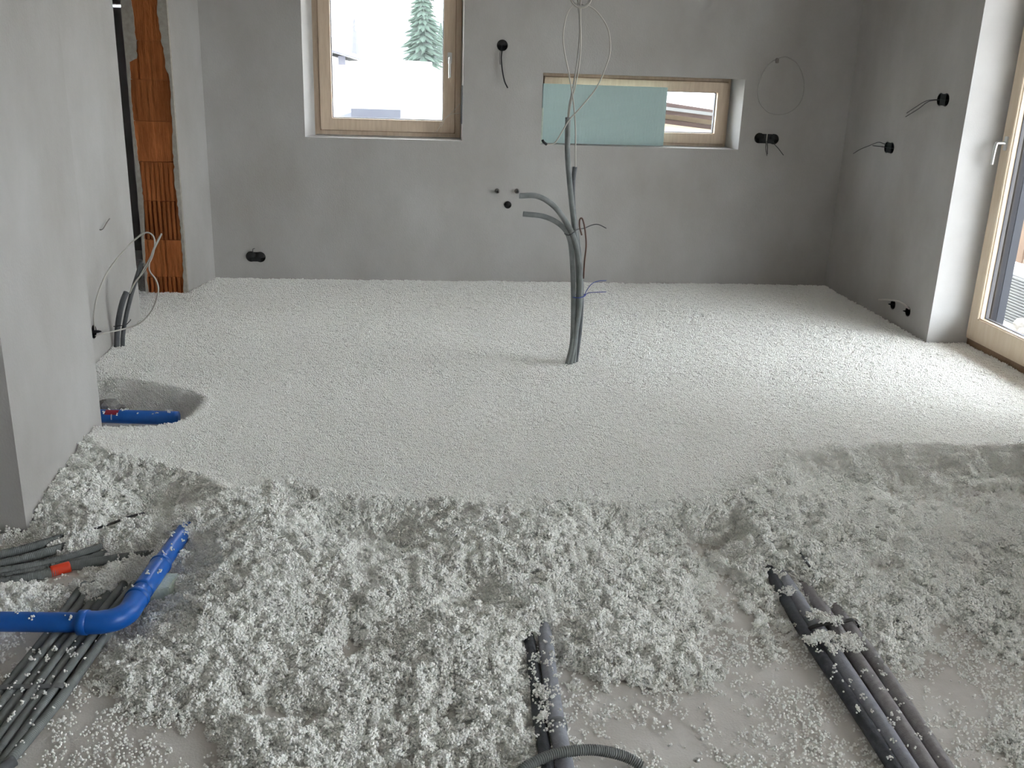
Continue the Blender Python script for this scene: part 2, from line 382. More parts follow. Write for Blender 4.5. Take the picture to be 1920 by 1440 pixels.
for k in range(1):
    b = YA - 0.024 - k * leaf; a = b - leaf + 0.008
    s = ring_x(a, b, dz + 0.018, DTOP - 0.025, 0.082, 0.112, FX - 0.014, FX + 0.05).build('sash', PALEWOOD, door, bevel=0.003)
    ring_x(a + 0.078, b - 0.078, dz + 0.126, DTOP - 0.103, 0.009, 0.009, FX - 0.004, FX + 0.028).build('glazing_bead', PALEWOOD, s, bevel=0.003)
    ring_x(a + 0.08, b - 0.08, dz + 0.128, DTOP - 0.105, 0.012, 0.010, FX + 0.024, FX + 0.044).build('gasket', GASKET, s)
    MB().box((FX + 0.028, a + 0.085, dz + 0.132), (FX + 0.040, b - 0.085, DTOP - 0.11)).build('pane', GLASS, door)
    ring_x(a, b, dz + 0.0, DTOP - 0.03, 0.094, 0.120, FX + 0.052, FX + 0.084).build('outer_cladding', GREYALU, door)
hp = onx(1880, 268, FX - 0.014); hy = YA - 0.068
h = MB().box((FX - 0.022, hy - 0.015, hp.z - 0.036), (FX - 0.014, hy + 0.015, hp.z + 0.036)).build('door_handle', SILVER, door, bevel=0.003)
tube('lever', [(FX - 0.016, hy, hp.z), (FX - 0.06, hy, hp.z), (FX - 0.070, hy, hp.z - 0.012), (FX - 0.072, hy + 0.004, hp.z - 0.11)], 0.009, SILVER, h, 10, 0.006)
MB().box((FX + 0.088, YA - 0.117, FT), (FX + 0.132, YA - 0.06, DTOP)).build('blind_rail', PALEALU, door)
# unseen overhang, added to cut the sky light falling in near the door
MB().box((XR + 0.362, -4.0, 2.72), (XR + 2.15, 8.0, 2.92)).build('added_overhang', BROWNWOOD)['kind'] = 'structure'
# unseen window, added in the right wall beside the camera to brighten the foreground
w3 = struct(empty('added_window', (FX, 0.0, 0.65)))
ring_x(-1.295, 1.345, 0.655, DTOP - 0.005, 0.06, 0.06, FX, FX + 0.07).build('window_frame', PALEWOOD, w3)
ring_x(-1.245, 1.295, 0.705, DTOP - 0.055, 0.07, 0.07, FX - 0.012, FX + 0.05).build('sash', PALEWOOD, w3)
MB().box((FX + 0.028, -1.18, 0.77), (FX + 0.040, 1.23, DTOP - 0.12)).build('pane', GLASS, w3)
MB().box((-40, -60, GZ0 - 1), (60, -3.2, GZ0)).build('ground_south', DIRT)['kind'] = 'structure'

# ------------------------------------------------------------------ bead fill: height field
def vnoise(x, y, scale, seed):
    r = np.random.default_rng(seed); G = r.random((256, 256)); X = np.asarray(x) / scale + 1000.37; Y = np.asarray(y) / scale + 1000.71
    i = np.floor(X).astype(int); j = np.floor(Y).astype(int); u = X - i; v = Y - j
    u = u * u * (3 - 2 * u); v = v * v * (3 - 2 * v); g = lambda a, b: G[a % 256, b % 256]
    return (g(i, j) * (1 - u) + g(i + 1, j) * u) * (1 - v) + (g(i, j + 1) * (1 - u) + g(i + 1, j + 1) * u) * v - 0.5

RIM_PX = [(-300, 822), (150, 822), (200, 846), (260, 864), (330, 880), (400, 905), (440, 922), (480, 915), (545, 900), (600, 926), (700, 934), (850, 942), (1000, 948), (1100, 940), (1200, 945), (1300, 940), (1380, 928), (1420, 900), (1460, 870), (1480, 848), (1560, 838), (1700, 834), (1920, 838), (2300, 860)]
RIM = np.array([tuple(onz(x, y, FT))[:2] for x, y in RIM_PX]); RIM = RIM[np.argsort(RIM[:, 0])]
HP = """60 980 3;80 930 6;110 880 8;150 950 6;120 1010 4;180 1000 4.5;250 900 5.5;300 925 4;230 960 4.2;330 958 2.4;380 930 6.5;356 968 8.8;375 978 9;350 955 7;250 1010 3.5;300 1010 4;340 1030 3;300 1060 1.6;240 1070 2.2
200 1090 3.8;170 1100 4;130 1110 1.5;60 1120 2.5;20 1110 2.5;90 1140 .3;250 1120 .6;300 1110 .3;330 1080 1.2;370 1060 4;430 960 9.5;430 1020 9;420 1080 7.5;390 1000 5.5;350 1120 2.5;300 1170 1.2;400 1130 6;350 1180 4.5
560 940 8;650 965 5;690 1000 2.4;740 1030 1.4;640 1040 6.5;560 1000 9.3;500 970 9.6;500 1030 9.2;480 1090 8.2;560 1080 7.8;620 1080 6.5;740 972 5;800 980 6.2;850 1000 7;900 1050 7.6;850 1060 6.5;900 1110 2.5;880 1135 -.2;950 1090 6.4;960 1150 4.2
850 1100 5;800 1080 6;780 1150 5.6;830 1180 5;880 1200 4.6;700 1130 5.6;760 1100 5;740 1200 1.8;620 1150 4.5;580 1180 2;660 1235 -.2;500 1160 6.2;450 1200 5.2;420 1250 4.2;520 1240 4.2;600 1230 3.2;640 1270 3.5;560 1290 4.2;480 1280 3.6;380 1300 2.6
300 1220 4;250 1250 3;280 1320 .8;210 1310 -.3;340 1360 .1;420 1340 1.5;500 1330 -.1;560 1340 -.2;480 1370 3.2;560 1390 3.6;600 1400 2.5;650 1350 2.5;700 1300 3;780 1270 3.6;850 1290 3;900 1250 4.2;950 1220 3.5;720 1380 2;800 1400 2.6;850 1370 .6;900 1420 2;760 1430 2
650 1430 1.5;400 1420 -.6;300 1420 -.9;200 1400 -1;950 1320 3;960 1400 2.4;1000 1430 1;150 1250 -.5;100 1300 -1;50 1400 -1;0 1250 -1
1150 978 4.6;1250 978 4.2;1330 982 4;1380 970 7.4;1180 1012 1.6;1250 1015 1.2;1320 1020 1;1350 1035 .8;1050 980 8.2;1000 1010 8.4;1060 1040 6.8;1000 1080 6.4;1100 1080 5;1180 1075 4.5;1250 1090 3.5;1310 1100 1.5;1360 1100 -.3;1340 1130 -.3
1060 1130 5.2;1150 1140 4.2;1240 1150 3.2;1300 1180 .8;1020 1165 4.6;1100 1190 3.6;1200 1210 3;1280 1220 2.2;1130 1235 3;1200 1260 2;1280 1260 1.2;1350 1230 -.5;1100 1260 .1;1080 1290 -.2;1200 1300 -.8;1300 1320 -1;1150 1350 -.6;1250 1400 -.9
1400 1400 -.9;1500 1350 -.9;1400 1280 -.6;1420 1220 .4;1400 1160 .8;1440 1180 1.2;1390 1120 1.5;1430 1060 4;1400 1030 5;1450 1000 7;1440 950 8.6;1450 1110 2.6;1470 1105 1.6;1490 1130 .6;1515 1160 0;1540 1130 2.2;1550 1165 .8;1580 1172 1;1605 1225 -.5;1540 1195 0;1022 1205 -.5;1030 1260 -.8;1040 1320 -.8;1000 1260 0;1004 1330 -.2;1060 1230 1.5;1062 1300 0
1500 876 5.6;1520 905 3;1600 872 5;1700 872 5;1800 876 5;1900 880 5;1600 903 1.2;1700 908 .8;1800 918 .6;1900 928 .6;1900 955 .8;1800 945 1;1980 940 1;1500 940 8;1560 970 7;1500 1000 6.4;1600 1000 6.2;1700 990 5.2;1800 1010 4.8;1900 1030 4.6;1600 1060 5.2;1700 1060 4.8
1650 1085 2.2;1800 1080 4;1830 1095 1;1900 1080 3.6;1700 1120 4.2;1600 1110 4.8;1560 1100 4.8;1650 1150 3.4;1750 1140 3;1850 1150 3;1920 1140 3;1700 1180 1.8;1760 1190 -.4;1800 1180 -.2;1880 1210 1;1920 1230 .4;1650 1210 1.6;1720 1240 .1
1800 1270 -.6;1900 1290 -.5;1700 1300 -.8;1850 1350 -.6;1920 1330 .2;1900 1410 .5;1800 1420 -.9;2000 1200 1;2100 1000 4;2100 1300 -.5;20 1060 -.8;80 1062 -.6;0 1092 -.6;100 1085 -.5;150 1062 0;200 1052 .6;40 1025 0;0 1030 -.6;120 1150 -.5;170 1150 -.3;220 1130 0;-60 1060 -.8;2300 950 6;2300 1100 4"""
cp = []
for row in HP.replace('\n', ';').split(';'):
    a, b, c = map(float, row.split()); p = onz(a, b, max(c, 0) / 100); cp.append((p.x, p.y, c / 100))
for x, y in RIM[1:-1]: cp.append((x, y, FT)); cp.append((x, y + 0.12, FT))
cp = np.array(cp); n = len(cp)
K = -np.hypot(cp[:, None, 0] - cp[None, :, 0], cp[:, None, 1] - cp[None, :, 1])
A = np.zeros((n + 1, n + 1)); A[:n, :n] = K - np.eye(n) * 0.001; A[:n, n] = A[n, :n] = 1
RW = np.linalg.solve(A, np.append(cp[:, 2], 0))
def rbf(x, y):
    sh = np.shape(x); x = np.ravel(x); y = np.ravel(y); out = np.empty(len(x))
    for i in range(0, len(x), 20000):
        s = slice(i, i + 20000)
        out[s] = -np.hypot(x[s, None] - cp[None, :, 0], y[s, None] - cp[None, :, 1]) @ RW[:n] + RW[n]
    return out.reshape(sh)

PIT = np.array([tuple(onz(x, y, FT))[:2] for x, y in [(120, 800), (195, 803), (260, 803), (330, 796), (362, 778), (388, 748), (362, 734), (310, 722), (250, 712), (190, 709), (120, 706)]])
PITC = PIT.mean(0)
def poly_sd(x, y, P):
    """signed distance to a polygon, negative inside"""
    x = np.asarray(x, float); y = np.asarray(y, float); d = np.full(x.shape, 1e9); ins = np.zeros(x.shape, bool); m = len(P)
    for i in range(m):
        ax, ay = P[i]; bx, by = P[(i + 1) % m]; ex, ey = bx - ax, by - ay
        t = np.clip(((x - ax) * ex + (y - ay) * ey) / (ex * ex + ey * ey), 0, 1)
        d = np.minimum(d, np.hypot(x - ax - t * ex, y - ay - t * ey))
        c = ((ay > y) != (by > y)) & (x < (bx - ax) * (y - ay) / (by - ay + 1e-12) + ax); ins ^= c
    return np.where(ins, -d, d)

BANKS = [(onz(a, y_, FT).x, onz(b, y_, FT).x, 0) for a, b, y_ in ((250, 335, 885), (590, 775, 930), (1115, 1395, 942), (1485, 2300, 838))]
def height(x, y):
    x = np.asarray(x, float); y = np.asarray(y, float)
    rim = np.interp(x, RIM[:, 0], RIM[:, 1]) + 0.05 * vnoise(x, y, 0.10, 1) + 0.03 * vnoise(x, y, 0.04, 2)
    base = rbf(x, y)
    bil = lambda s, k: 0.25 - np.abs(vnoise(x, y, s, k))
    lump = 0.018 * vnoise(x, y, 0.16, 3) + 0.038 * bil(0.080, 4) + 0.046 * bil(0.034, 5) + 0.022 * vnoise(x, y, 0.016, 6)
    lump += 0.018 * vnoise(x, y, 0.035, 11) - 0.007
    amp = np.clip((base + 0.012) / 0.03, 0.0, 1.0)
    rough = np.minimum(base + lump * amp, FT + 0.016)
    # steep cut banks right below the rim
    mask = np.zeros(x.shape)
    for x0_, x1_, d0 in BANKS:
        e_ = 0.05; mask = np.maximum(mask, np.clip((x - x0_) / e_, 0, 1) * np.clip((x1_ - x) / e_, 0, 1))
    dd_ = rim - y
    bv_ = vnoise(x, y, 0.22, 41)
    bank = np.maximum(FT - (0.85 + 0.5 * bv_) * (dd_ - 0.01), 0.016 + 0.03 * vnoise(x, y, 0.15, 42)) + 0.4 * np.clip(dd_ - 0.17, 0, None) + 0.9 * lump
    rough = np.where(mask > 0, rough * (1 - mask) + np.minimum(rough, bank) * mask, rough)
    flat = FT + 0.003 * vnoise(x, y, 0.05, 7) + 0.004 * vnoise(x, y, 0.35, 8)
    t = np.clip((y - rim) / 0.05 + 0.5, 0, 1); t = t * t * (3 - 2 * t)
    h = rough * (1 - t) + flat * t
    sd = poly_sd(x, y, PIT) + 0.02 * vnoise(x, y, 0.06, 9)
    pd = np.clip(-sd / 0.10, 0, 1); pit = 0.002 + 0.02 * np.clip(vnoise(x, y, 0.08, 10), -0.5, 0.5)
    pit = pit - 0.02 * (x < -1.12) * (y < 3.98)
    h = h * (1 - pd) + pit * pd
    # shallow hollow right in the corner of the brick wall
    return h, (1 - t) * (1 - (y > rim + 0.1)) , sd

def allowed(x, y):
    ok = (x > XN + 0.002) & (x < XR - 0.002) & (y < D - 0.003)
    ok |= (x > XR - 0.01) & (x < FX + 0.02) & (y > DY0) & (y < YA - 0.003)
    ok |= (x > -3.0) & (x < XN + 0.01) & (y < YN0 - 0.004)
    ok |= (x > XL + 0.002) & (x < XN + 0.01) & (y > YN1 + 0.003) & (y < D)
    ok |= (x > -2.4) & (x < XN) & (y > YN1 + 0.003) & (y < 4.46)
    ok |= (x > -2.6) & (x < XL + 0.01) & (y > YB + 0.003) & (y < 7.4)
    ok &= ~((x < -1.40 + (y - BY) * 0.19) & (x > BX0) & (y > BY))
    ok &= ~((x < -2.05) & (y < YN0))
    return ok

xs = np.arange(-2.6, FX + 0.03, 0.012)
ys = np.concatenate([np.arange(1.45, 3.75, 0.010), np.arange(3.75, 4.6, 0.02), np.arange(4.6, 7.4, 0.03)])
GX, GY = np.meshgrid(xs, ys, indexing='ij')
GH, GR, GS = height(GX, GY)
GH = GH - 0.009
nx, ny = GX.shape
idx = np.arange(nx * ny).reshape(nx, ny)
okv = allowed(GX, GY) & (GH > -0.012)
okf = okv[:-1, :-1] & okv[1:, :-1] & okv[1:, 1:] & okv[:-1, 1:]
q = np.stack([idx[:-1, :-1], idx[1:, :-1], idx[1:, 1:], idx[:-1, 1:]], -1)[okf]
used = np.unique(q); remap = -np.ones(nx * ny, int); remap[used] = np.arange(len(used))
bv = np.stack([GX.ravel()[used], GY.ravel()[used], GH.ravel()[used]], 1); q = remap[q]

def jitter_grid(x0, x1, y0, y1, s):
    gx, gy = np.meshgrid(np.arange(x0, x1, s), np.arange(y0, y1, s), indexing='ij')
    gx = gx + rng.uniform(-0.5, 0.5, gx.shape) * s; gy = gy + rng.uniform(-0.5, 0.5, gy.shape) * s
    return gx.ravel(), gy.ravel()
# clumps on the rough front and in the pit
px, py = jitter_grid(-2.05, XR, 1.5, 3.7, 0.0090)
h, r, sd = height(px, py); ok = allowed(px, py) & (r > 0.02) & (rng.random(len(px)) < np.clip((h + 0.004) / 0.010, 0, 1)) & (h > 0.0)
P1 = np.stack([px, py, np.maximum(h + rng.uniform(-0.007, 0.005, len(h)), 0.001)], 1)[ok]; S1 = rng.uniform(0.75, 1.35, ok.sum()) * np.clip(0.55 + h[ok] / 0.03, 0.55, 1)
px, py = jitter_grid(-1.6, -0.6, 3.6, 4.75, 0.0095)
h, r, sd = height(px, py); ok = allowed(px, py) & (sd < 0.03) & (h > 0.004)
P2 = np.stack([px, py, h], 1)[ok]; S2 = rng.uniform(0.6, 1.1, ok.sum())
# level part
px, py = jitter_grid(-2.0, FX, 2.8, 4.2, 0.011)
h, r, sd = height(px, py); ok = allowed(px, py) & (r <= 0.02) & (sd > 0.01)
P3 = np.stack([px, py, h - 0.001 + rng.uniform(-0.004, 0.002, len(h))], 1)[ok]; S3 = rng.uniform(0.75, 1.1, ok.sum())
px, py = jitter_grid(-2.5, FX, 4.2, 7.0, 0.0145)
h, r, sd = height(px, py); ok = allowed(px, py) & (sd > 0.01)
P4 = np.stack([px, py, h - 0.001 + rng.uniform(-0.004, 0.002, len(h))], 1)[ok]; S4 = rng.uniform(0.9, 1.3, ok.sum())
# small heaps where the fill meets the walls
PP = np.concatenate([P1, P2, P3, P4]); SS = np.concatenate([S1, S2, S3, S4])
KK = np.concatenate([np.zeros(len(P1) + len(P2), int), np.ones(len(P3) + len(P4), int)])

def bead_nodes(name, flat_pts, keep_base, single=False):
    """geometry nodes: little clumps of beads set on the loose points of the mesh"""
    ng = bpy.data.node_groups.new(name, 'GeometryNodeTree')
    ng.interface.new_socket('Geometry', in_out='INPUT', socket_type='NodeSocketGeometry')
    ng.interface.new_socket('Geometry', in_out='OUTPUT', socket_type='NodeSocketGeometry')
    N = ng.nodes; L = ng.links
    gi = N.new('NodeGroupInput'); go = N.new('NodeGroupOutput')
    ico = N.new('GeometryNodeMeshIcoSphere'); ico.inputs['Radius'].default_value = 1.0; ico.inputs['Subdivisions'].default_value = 2
    sm = N.new('GeometryNodeSetShadeSmooth'); L.new(ico.outputs['Mesh'], sm.inputs['Geometry'])
    mt = N.new('GeometryNodeSetMaterial'); mt.inputs['Material'].default_value = BEAD; L.new(sm.outputs[0], mt.inputs['Geometry'])
    def clump(seed, count, rad, zr, rmin, rmax):
        pt = N.new('GeometryNodePoints'); pt.inputs['Count'].default_value = count; pt.inputs['Radius'].default_value = 0.001
        rv = N.new('FunctionNodeRandomValue'); rv.data_type = 'FLOAT_VECTOR'
        rv.inputs[0].default_value = (-rad, -rad, zr[0]); rv.inputs[1].default_value = (rad, rad, zr[1]); rv.inputs['Seed'].default_value = seed
        L.new(rv.outputs[0], pt.inputs['Position'])
        ip = N.new('GeometryNodeInstanceOnPoints'); L.new(pt.outputs[0], ip.inputs['Points']); L.new(mt.outputs[0], ip.inputs['Instance'])
        rs = N.new('FunctionNodeRandomValue'); rs.data_type = 'FLOAT'; rs.inputs[2].default_value = rmin; rs.inputs[3].default_value = rmax; rs.inputs['Seed'].default_value = seed + 50
        L.new(rs.outputs[1], ip.inputs['Scale'])
        re = N.new('GeometryNodeRealizeInstances'); L.new(ip.outputs[0], re.inputs['Geometry'])
        g2 = N.new('GeometryNodeGeometryToInstance'); L.new(re.outputs[0], g2.inputs[0]); return g2.outputs[0]
    def spread(sel_value, specs, seed):
        j = N.new('GeometryNodeJoinGeometry')
        for sp in specs: L.new(clump(*sp), j.inputs[0])
        na = N.new('GeometryNodeInputNamedAttribute'); na.data_type = 'FLOAT'; na.inputs['Name'].default_value = 'scl'
        nk = N.new('GeometryNodeInputNamedAttribute'); nk.data_type = 'FLOAT'; nk.inputs['Name'].default_value = 'knd'
        cmp_ = N.new('FunctionNodeCompare'); cmp_.data_type = 'FLOAT'; cmp_.operation = 'EQUAL'; cmp_.inputs['B'].default_value = sel_value; cmp_.inputs['Epsilon'].default_value = 0.1
        L.new(nk.outputs['Attribute'], cmp_.inputs['A'])
        ip = N.new('GeometryNodeInstanceOnPoints'); L.new(gi.outputs[0], ip.inputs['Points']); L.new(cmp_.outputs[0], ip.inputs['Selection'])
        L.new(j.outputs[0], ip.inputs['Instance']); ip.inputs['Pick Instance'].default_value = True
        rr = N.new('FunctionNodeRandomValue'); rr.data_type = 'FLOAT_VECTOR'; t = 6.283 if sel_value != 2 else 0.0
        rr.inputs[0].default_value = (-t if sel_value == 1 else 0, 0, 0); rr.inputs[1].default_value = (t, t, 6.283)
        if sel_value == 2: rr.inputs[0].default_value = (-0.12, -0.12, 0); rr.inputs[1].default_value = (0.12, 0.12, 6.283)
        rr.inputs['Seed'].default_value = seed
        L.new(rr.outputs[0], ip.inputs['Rotation']); L.new(na.outputs['Attribute'], ip.inputs['Scale']); return ip.outputs[0]
    out = N.new('GeometryNodeJoinGeometry')
    if keep_base: L.new(gi.outputs[0], out.inputs[0])
    if not single:
        L.new(spread(1, [(k, 13 + k % 3, 0.0068, (-0.006, 0.006), 0.0023, 0.0034) for k in range(1, 7)], 3), out.inputs[0])
        L.new(spread(2, [(k, 15, 0.0085, (-0.003, 0.0012), 0.0023, 0.0032) for k in range(11, 17)], 4), out.inputs[0])
    else:
        L.new(spread(1, [(21, 1, 0.0, (0, 0), 0.0025, 0.0032), (22, 2, 0.004, (-0.001, 0.001), 0.0024, 0.0031), (23, 1, 0.0, (0, 0), 0.0022, 0.003), (24, 4, 0.006, (-0.001, 0.004), 0.0023, 0.0031), (25, 7, 0.008, (-0.002, 0.006), 0.0023, 0.0031)], 5), out.inputs[0])
    L.new(out.outputs[0], go.inputs[0]); return ng

def point_object(name, base_v, faces, pts, scl, knd, ng, material):
    nb = len(base_v); V = np.concatenate([base_v, pts]) if nb else pts
    me = bpy.data.meshes.new(name); me.from_pydata(V.tolist(), [], faces.tolist() if nb else [])
    a = me.attributes.new('scl', 'FLOAT', 'POINT'); a.data.foreach_set('value', np.concatenate([np.zeros(nb), scl]).astype(np.float32))
    a = me.attributes.new('knd', 'FLOAT', 'POINT'); a.data.foreach_set('value', np.concatenate([np.zeros(nb), knd]).astype(np.float32))
    me.shade_smooth()
    o = link(name, me, material); md = o.modifiers.new('beads', 'NODES'); md.node_group = ng; return o
fill = point_object('bead_fill', bv, q, PP, SS, KK + 1, bead_nodes('fill_beads', False, True), BEAD)
tag(fill, 'white bonded polystyrene bead fill levelled across the room, crumbled at its front edge', 'bead fill', kind='stuff')

# ------------------------------------------------------------------ pipes and conduits on the concrete
LOOSE = []                       # (x, y, z) of loose beads that lie on pipes
def beads_on(pts, r, count, spread=0.6, seed=0):
    rr = random.Random(seed); c = curve(pts, 0.01)
    for _ in range(count):
        i = rr.randrange(1, len(c) - 1); t = (c[i + 1] - c[i - 1]).normalized(); s = t.cross(Vector((0, 0, 1))).normalized(); a = rr.uniform(-spread, spread)
        p = c[i] + s * math.sin(a) * (r + 0.002) + Vector((0, 0, 1)) * math.cos(a) * (r + 0.002)
        for _k in range(rr.choice((1, 1, 1, 2, 4))): LOOSE.append((p.x + rr.uniform(-.004, .004), p.y + rr.uniform(-.004, .004), p.z + rr.uniform(0, 0.003)))

# blue drain pipe with elbow
R50 = 0.0265; BZ = 0.062
bp = empty('drain_pipe', onz(235, 1150, 0.0), 'large blue drain pipe bending over the grey conduits at lower left', 'pipe')
A0, A1 = onz(-60, 1165, BZ), onz(150, 1167, BZ)
B0, B1 = onz(257, 1122, BZ + 0.002), onz(300, 1060, BZ - 0.004)
B2 = onz(354, 986, BZ - 0.012); B3 = B2 + (B2 - B1) * 0.6 - Vector((0, 0, 0.004))
dirA = (A1 - A0).normalized(); dirB = (B1 - B0).normalized()
tube('straight_pipe', [A0, A1 + dirA * 0.03], R50, BLUEP, bp, 24)
el0 = A1 + dirA * 0.02; el1 = B0
el = [el0]
ctrl = el0 + dirA * 0.105
# circle-like arc between the two directions
den = dirA.x * (-dirB.y) - dirA.y * (-dirB.x)
dx, dy = el1.x - el0.x, el1.y - el0.y
tt = (dx * (-dirB.y) - dy * (-dirB.x)) / den; X = el0 + dirA * tt
Lc = min(tt * 0.9, (el1 - X).length * 0.9)
arc = [el0, X - dirA * Lc] if tt > Lc + 0.005 else [el0]
for k in range(1, 8):
    t = k / 8; arc.append((X - dirA * Lc) * (1 - t) ** 2 + X * 2 * t * (1 - t) + (X + dirB * Lc) * t * t)
arc.append(el1 + dirB * 0.002)
tube('elbow', arc, R50 + 0.0045, BLUEP, bp, 24, 0.006)
tube('socket_ring', [A1 - dirA * 0.002, A1 + dirA * 0.022], R50 + 0.007, BLUEP, bp, 24)
tube('straight_pipe', [B0 - dirB * 0.01, B1, B2, B3], R50, BLUEP, bp, 24)
tube('socket_ring', [B0 - dirB * 0.008, B0 + dirB * 0.012], R50 + 0.007, BLUEP, bp, 24)
tube('coupling', [B0 + dirB * 0.045, B1 + dirB * 0.006], R50 + 0.0035, BLUEP, bp, 24)
tube('socket_ring', [B1 - dirB * 0.003, B1 + dirB * 0.010], R50 + 0.0058, BLUEP, bp, 24)
beads_on([B0, B1, B2], R50, 26, 1.2, 1); beads_on([A0, A1], R50, 10, 0.8, 2)
# foam wedge under the blue pipe
w0 = onz(300, 1128, 0.0)
wedge = MB().prism([(w0.x - 0.035, w0.y - 0.01), (w0.x + 0.030, w0.y + 0.0), (w0.x + 0.040, w0.y + 0.085), (w0.x + 0.0, w0.y + 0.09)], 0.0, 0.045).build('foam_wedge', PALEFOAM, bevel=0.004)
tag(wedge, 'pale green foam wedge tucked under the bent blue drain pipe', 'foam wedge')

# second blue pipe in the pit
p0 = onz(150, 779, 0.048); p1 = onz(334, 784, 0.052)
bp2 = empty('drain_pipe', (p0 + p1) / 2 - Vector((0, 0, 0.04)), 'short blue drain pipe with red print in the oval pit by the left wall', 'pipe')
tube('straight_pipe', [p0, p1], 0.029, BLUEP, bp2, 24)
dd = (p1 - p0).normalized()
def band(name, c, d, r, length, ang0, ang1, material, parent):
    u = Vector((0, 0, 1)); s = d.cross(u).normalized(); mb = MB(); v = []; f = []; m = 8
    for k in range(m + 1):
        a = ang0 + (ang1 - ang0) * k / m; o = u * math.cos(a) + s * math.sin(a)
        for rr_ in (r, r + 0.0012):
            v += [c + o * rr_ - d * length / 2, c + o * rr_ + d * length / 2]
    for k in range(m):
        b = 4 * k; f += [(b, b + 1, b + 5, b + 4), (b + 2, b + 6, b + 7, b + 3), (b, b + 4, b + 6, b + 2), (b + 1, b + 3, b + 7, b + 5)]
    f += [(0, 2, 3, 1), (4 * m, 4 * m + 1, 4 * m + 3, 4 * m + 2)]
    mb.add(v, f); return mb.build(name, material, parent)
c = onz(213, 776, 0.06); c = p0 + dd * (c - p0).dot(dd)
band('red_label', c, dd, 0.029, 0.055, 0.1, 1.0, REDPRINT, bp2)['label'] = 'red printed mark'
band('white_mark', c + dd * 0.002, dd, 0.0295, 0.004, 0.9, 1.7, WHITEPRINT, bp2)['label'] = 'white printed mark'
beads_on([p0 + dd * 0.1, p1], 0.029, 14, 1.0, 3)
def rock(name, c, s, material, seed):
    bm = bmesh.new(); bmesh.ops.create_icosphere(bm, subdivisions=2, radius=1); r = random.Random(seed)
    for v in bm.verts:
        n_ = 1 + r.uniform(-0.22, 0.18); v.co = Vector((v.co.x * s[0] * n_, v.co.y * s[1] * n_, v.co.z * s[2] * n_))
    me = bpy.data.meshes.new(name); bm.to_mesh(me); bm.free(); o = link(name, me, material); o.location = c; o.rotation_euler = (0.2, 0.1, 0.6); return o
tag(rock('rubble_chunk', onz(203, 762, 0.045), (0.050, 0.038, 0.036), RUBBLE, 4), 'grey chunk of rubble behind the blue pipe in the pit', 'rubble')
tag(rock('rubble_chunk', onz(229, 764, 0.03), (0.018, 0.015, 0.014), RUBBLE, 9), 'small dark rubble crumb beside the grey chunk in the pit', 'rubble')

# grey corrugated conduits running along the left edge
RC = 0.0142
def conduit(pts, r, label, material=GREYCOND, corr=0.0022, group=None, hollow=None, pitch=0.0048, sides=14, name='corrugated_conduit'):
    o = tube(name, pts, r, material, None, sides, corr=corr, pitch=pitch, hollow=hollow)
    return tag(o, label, 'conduit', group)
left_runs = [
    ([(-60, 1053), (20, 1036), (84, 1019), (120, 1008)], 0.034, 'grey corrugated conduit lying nearest to the left pier foot'),
    ([(-60, 1072), (20, 1054), (88, 1036), (125, 1024)], 0.026, 'grey corrugated conduit second from the left pier foot'),
    ([(-60, 1082), (40, 1066), (110, 1051), (150, 1040), (190, 1026)], 0.022, 'grey corrugated conduit running just behind the red-sleeved one'),
    ([(-60, 1092), (30, 1078), (100, 1064), (160, 1050), (200, 1038)], 0.013, 'grey corrugated conduit pressed against the red-sleeved one'),
]
for pts, z, lab in left_runs:
    conduit([onz(a, b, z) for a, b in pts], RC, lab, group='conduits by the left pier')
rp = [onz(a, b, z) for a, b, z in [(-60, 1103, .013), (30, 1087, .013), (95, 1073, .014), (130, 1062, .015), (180, 1054, .016), (220, 1047, .016), (275, 1040, .014), (330, 1030, .01)]]
rc = empty('corrugated_conduit', rp[2] - Vector((0, 0, 0.014)), 'grey corrugated conduit joined by a bright red sleeve', 'conduit', 'conduits by the left pier')
tube('conduit_tube', rp, RC, GREYCOND, rc, 14, corr=0.0022, pitch=0.0048)
tube('red_sleeve', [onz(95, 1072, .0145), onz(131, 1062, .0155)], RC + 0.0025, REDP, rc, 16, 0.006)['label'] = 'bright red coupling sleeve'
tag(tube('thin_cable', [onz(a, b, z) for a, b, z in [(175, 992, .052), (200, 985, .056), (240, 970, .056), (270, 962, .05)]], 0.004, DARKWIRE), 'thin dark cable lying on the bead heap near the left pier', 'cable')

# seven conduits from under the blue pipe to the lower left corner
top = [(92, 1187), (110, 1187), (129, 1187), (146, 1187), (162, 1187), (181, 1187), (203, 1187)]
mid = [(-2, 1304), (18, 1304), (37, 1304), (58, 1304), (76, 1304), (96, 1304), (118, 1304)]
names = ['leftmost', 'second from left', 'third from left', 'fourth', 'third from right', 'second from right', 'rightmost']
run7 = []
for i in range(7):
    a = onz(*top[i], 0.014); b = onz(*mid[i], 0.014); d = (a - b)
    zup = 0.0 + (0.004 if i % 2 else 0.0)
    pts = [a + d * 0.95 + Vector((0.02 * (i - 3) * 0.2, 0, 0.0)), a + Vector((0, 0, zup)), b + Vector((0, 0, zup)), b - d * 0.55, b - d * 1.3, b - d * 2.2]
    if i == 6: pts[3] = onz(30, 1412, 0.014); pts[4] = onz(-30, 1475, 0.014); pts[5] = onz(-120, 1560, 0.014)
    run7.append(pts)
    conduit(pts, 0.0122, 'grey conduit under the blue pipe, %s of the seven lower left' % names[i], GREYCOND, 0.0014, 'seven conduits in the lower left')
    beads_on(pts[1:4], 0.0125, 9, 0.7, 20 + i)
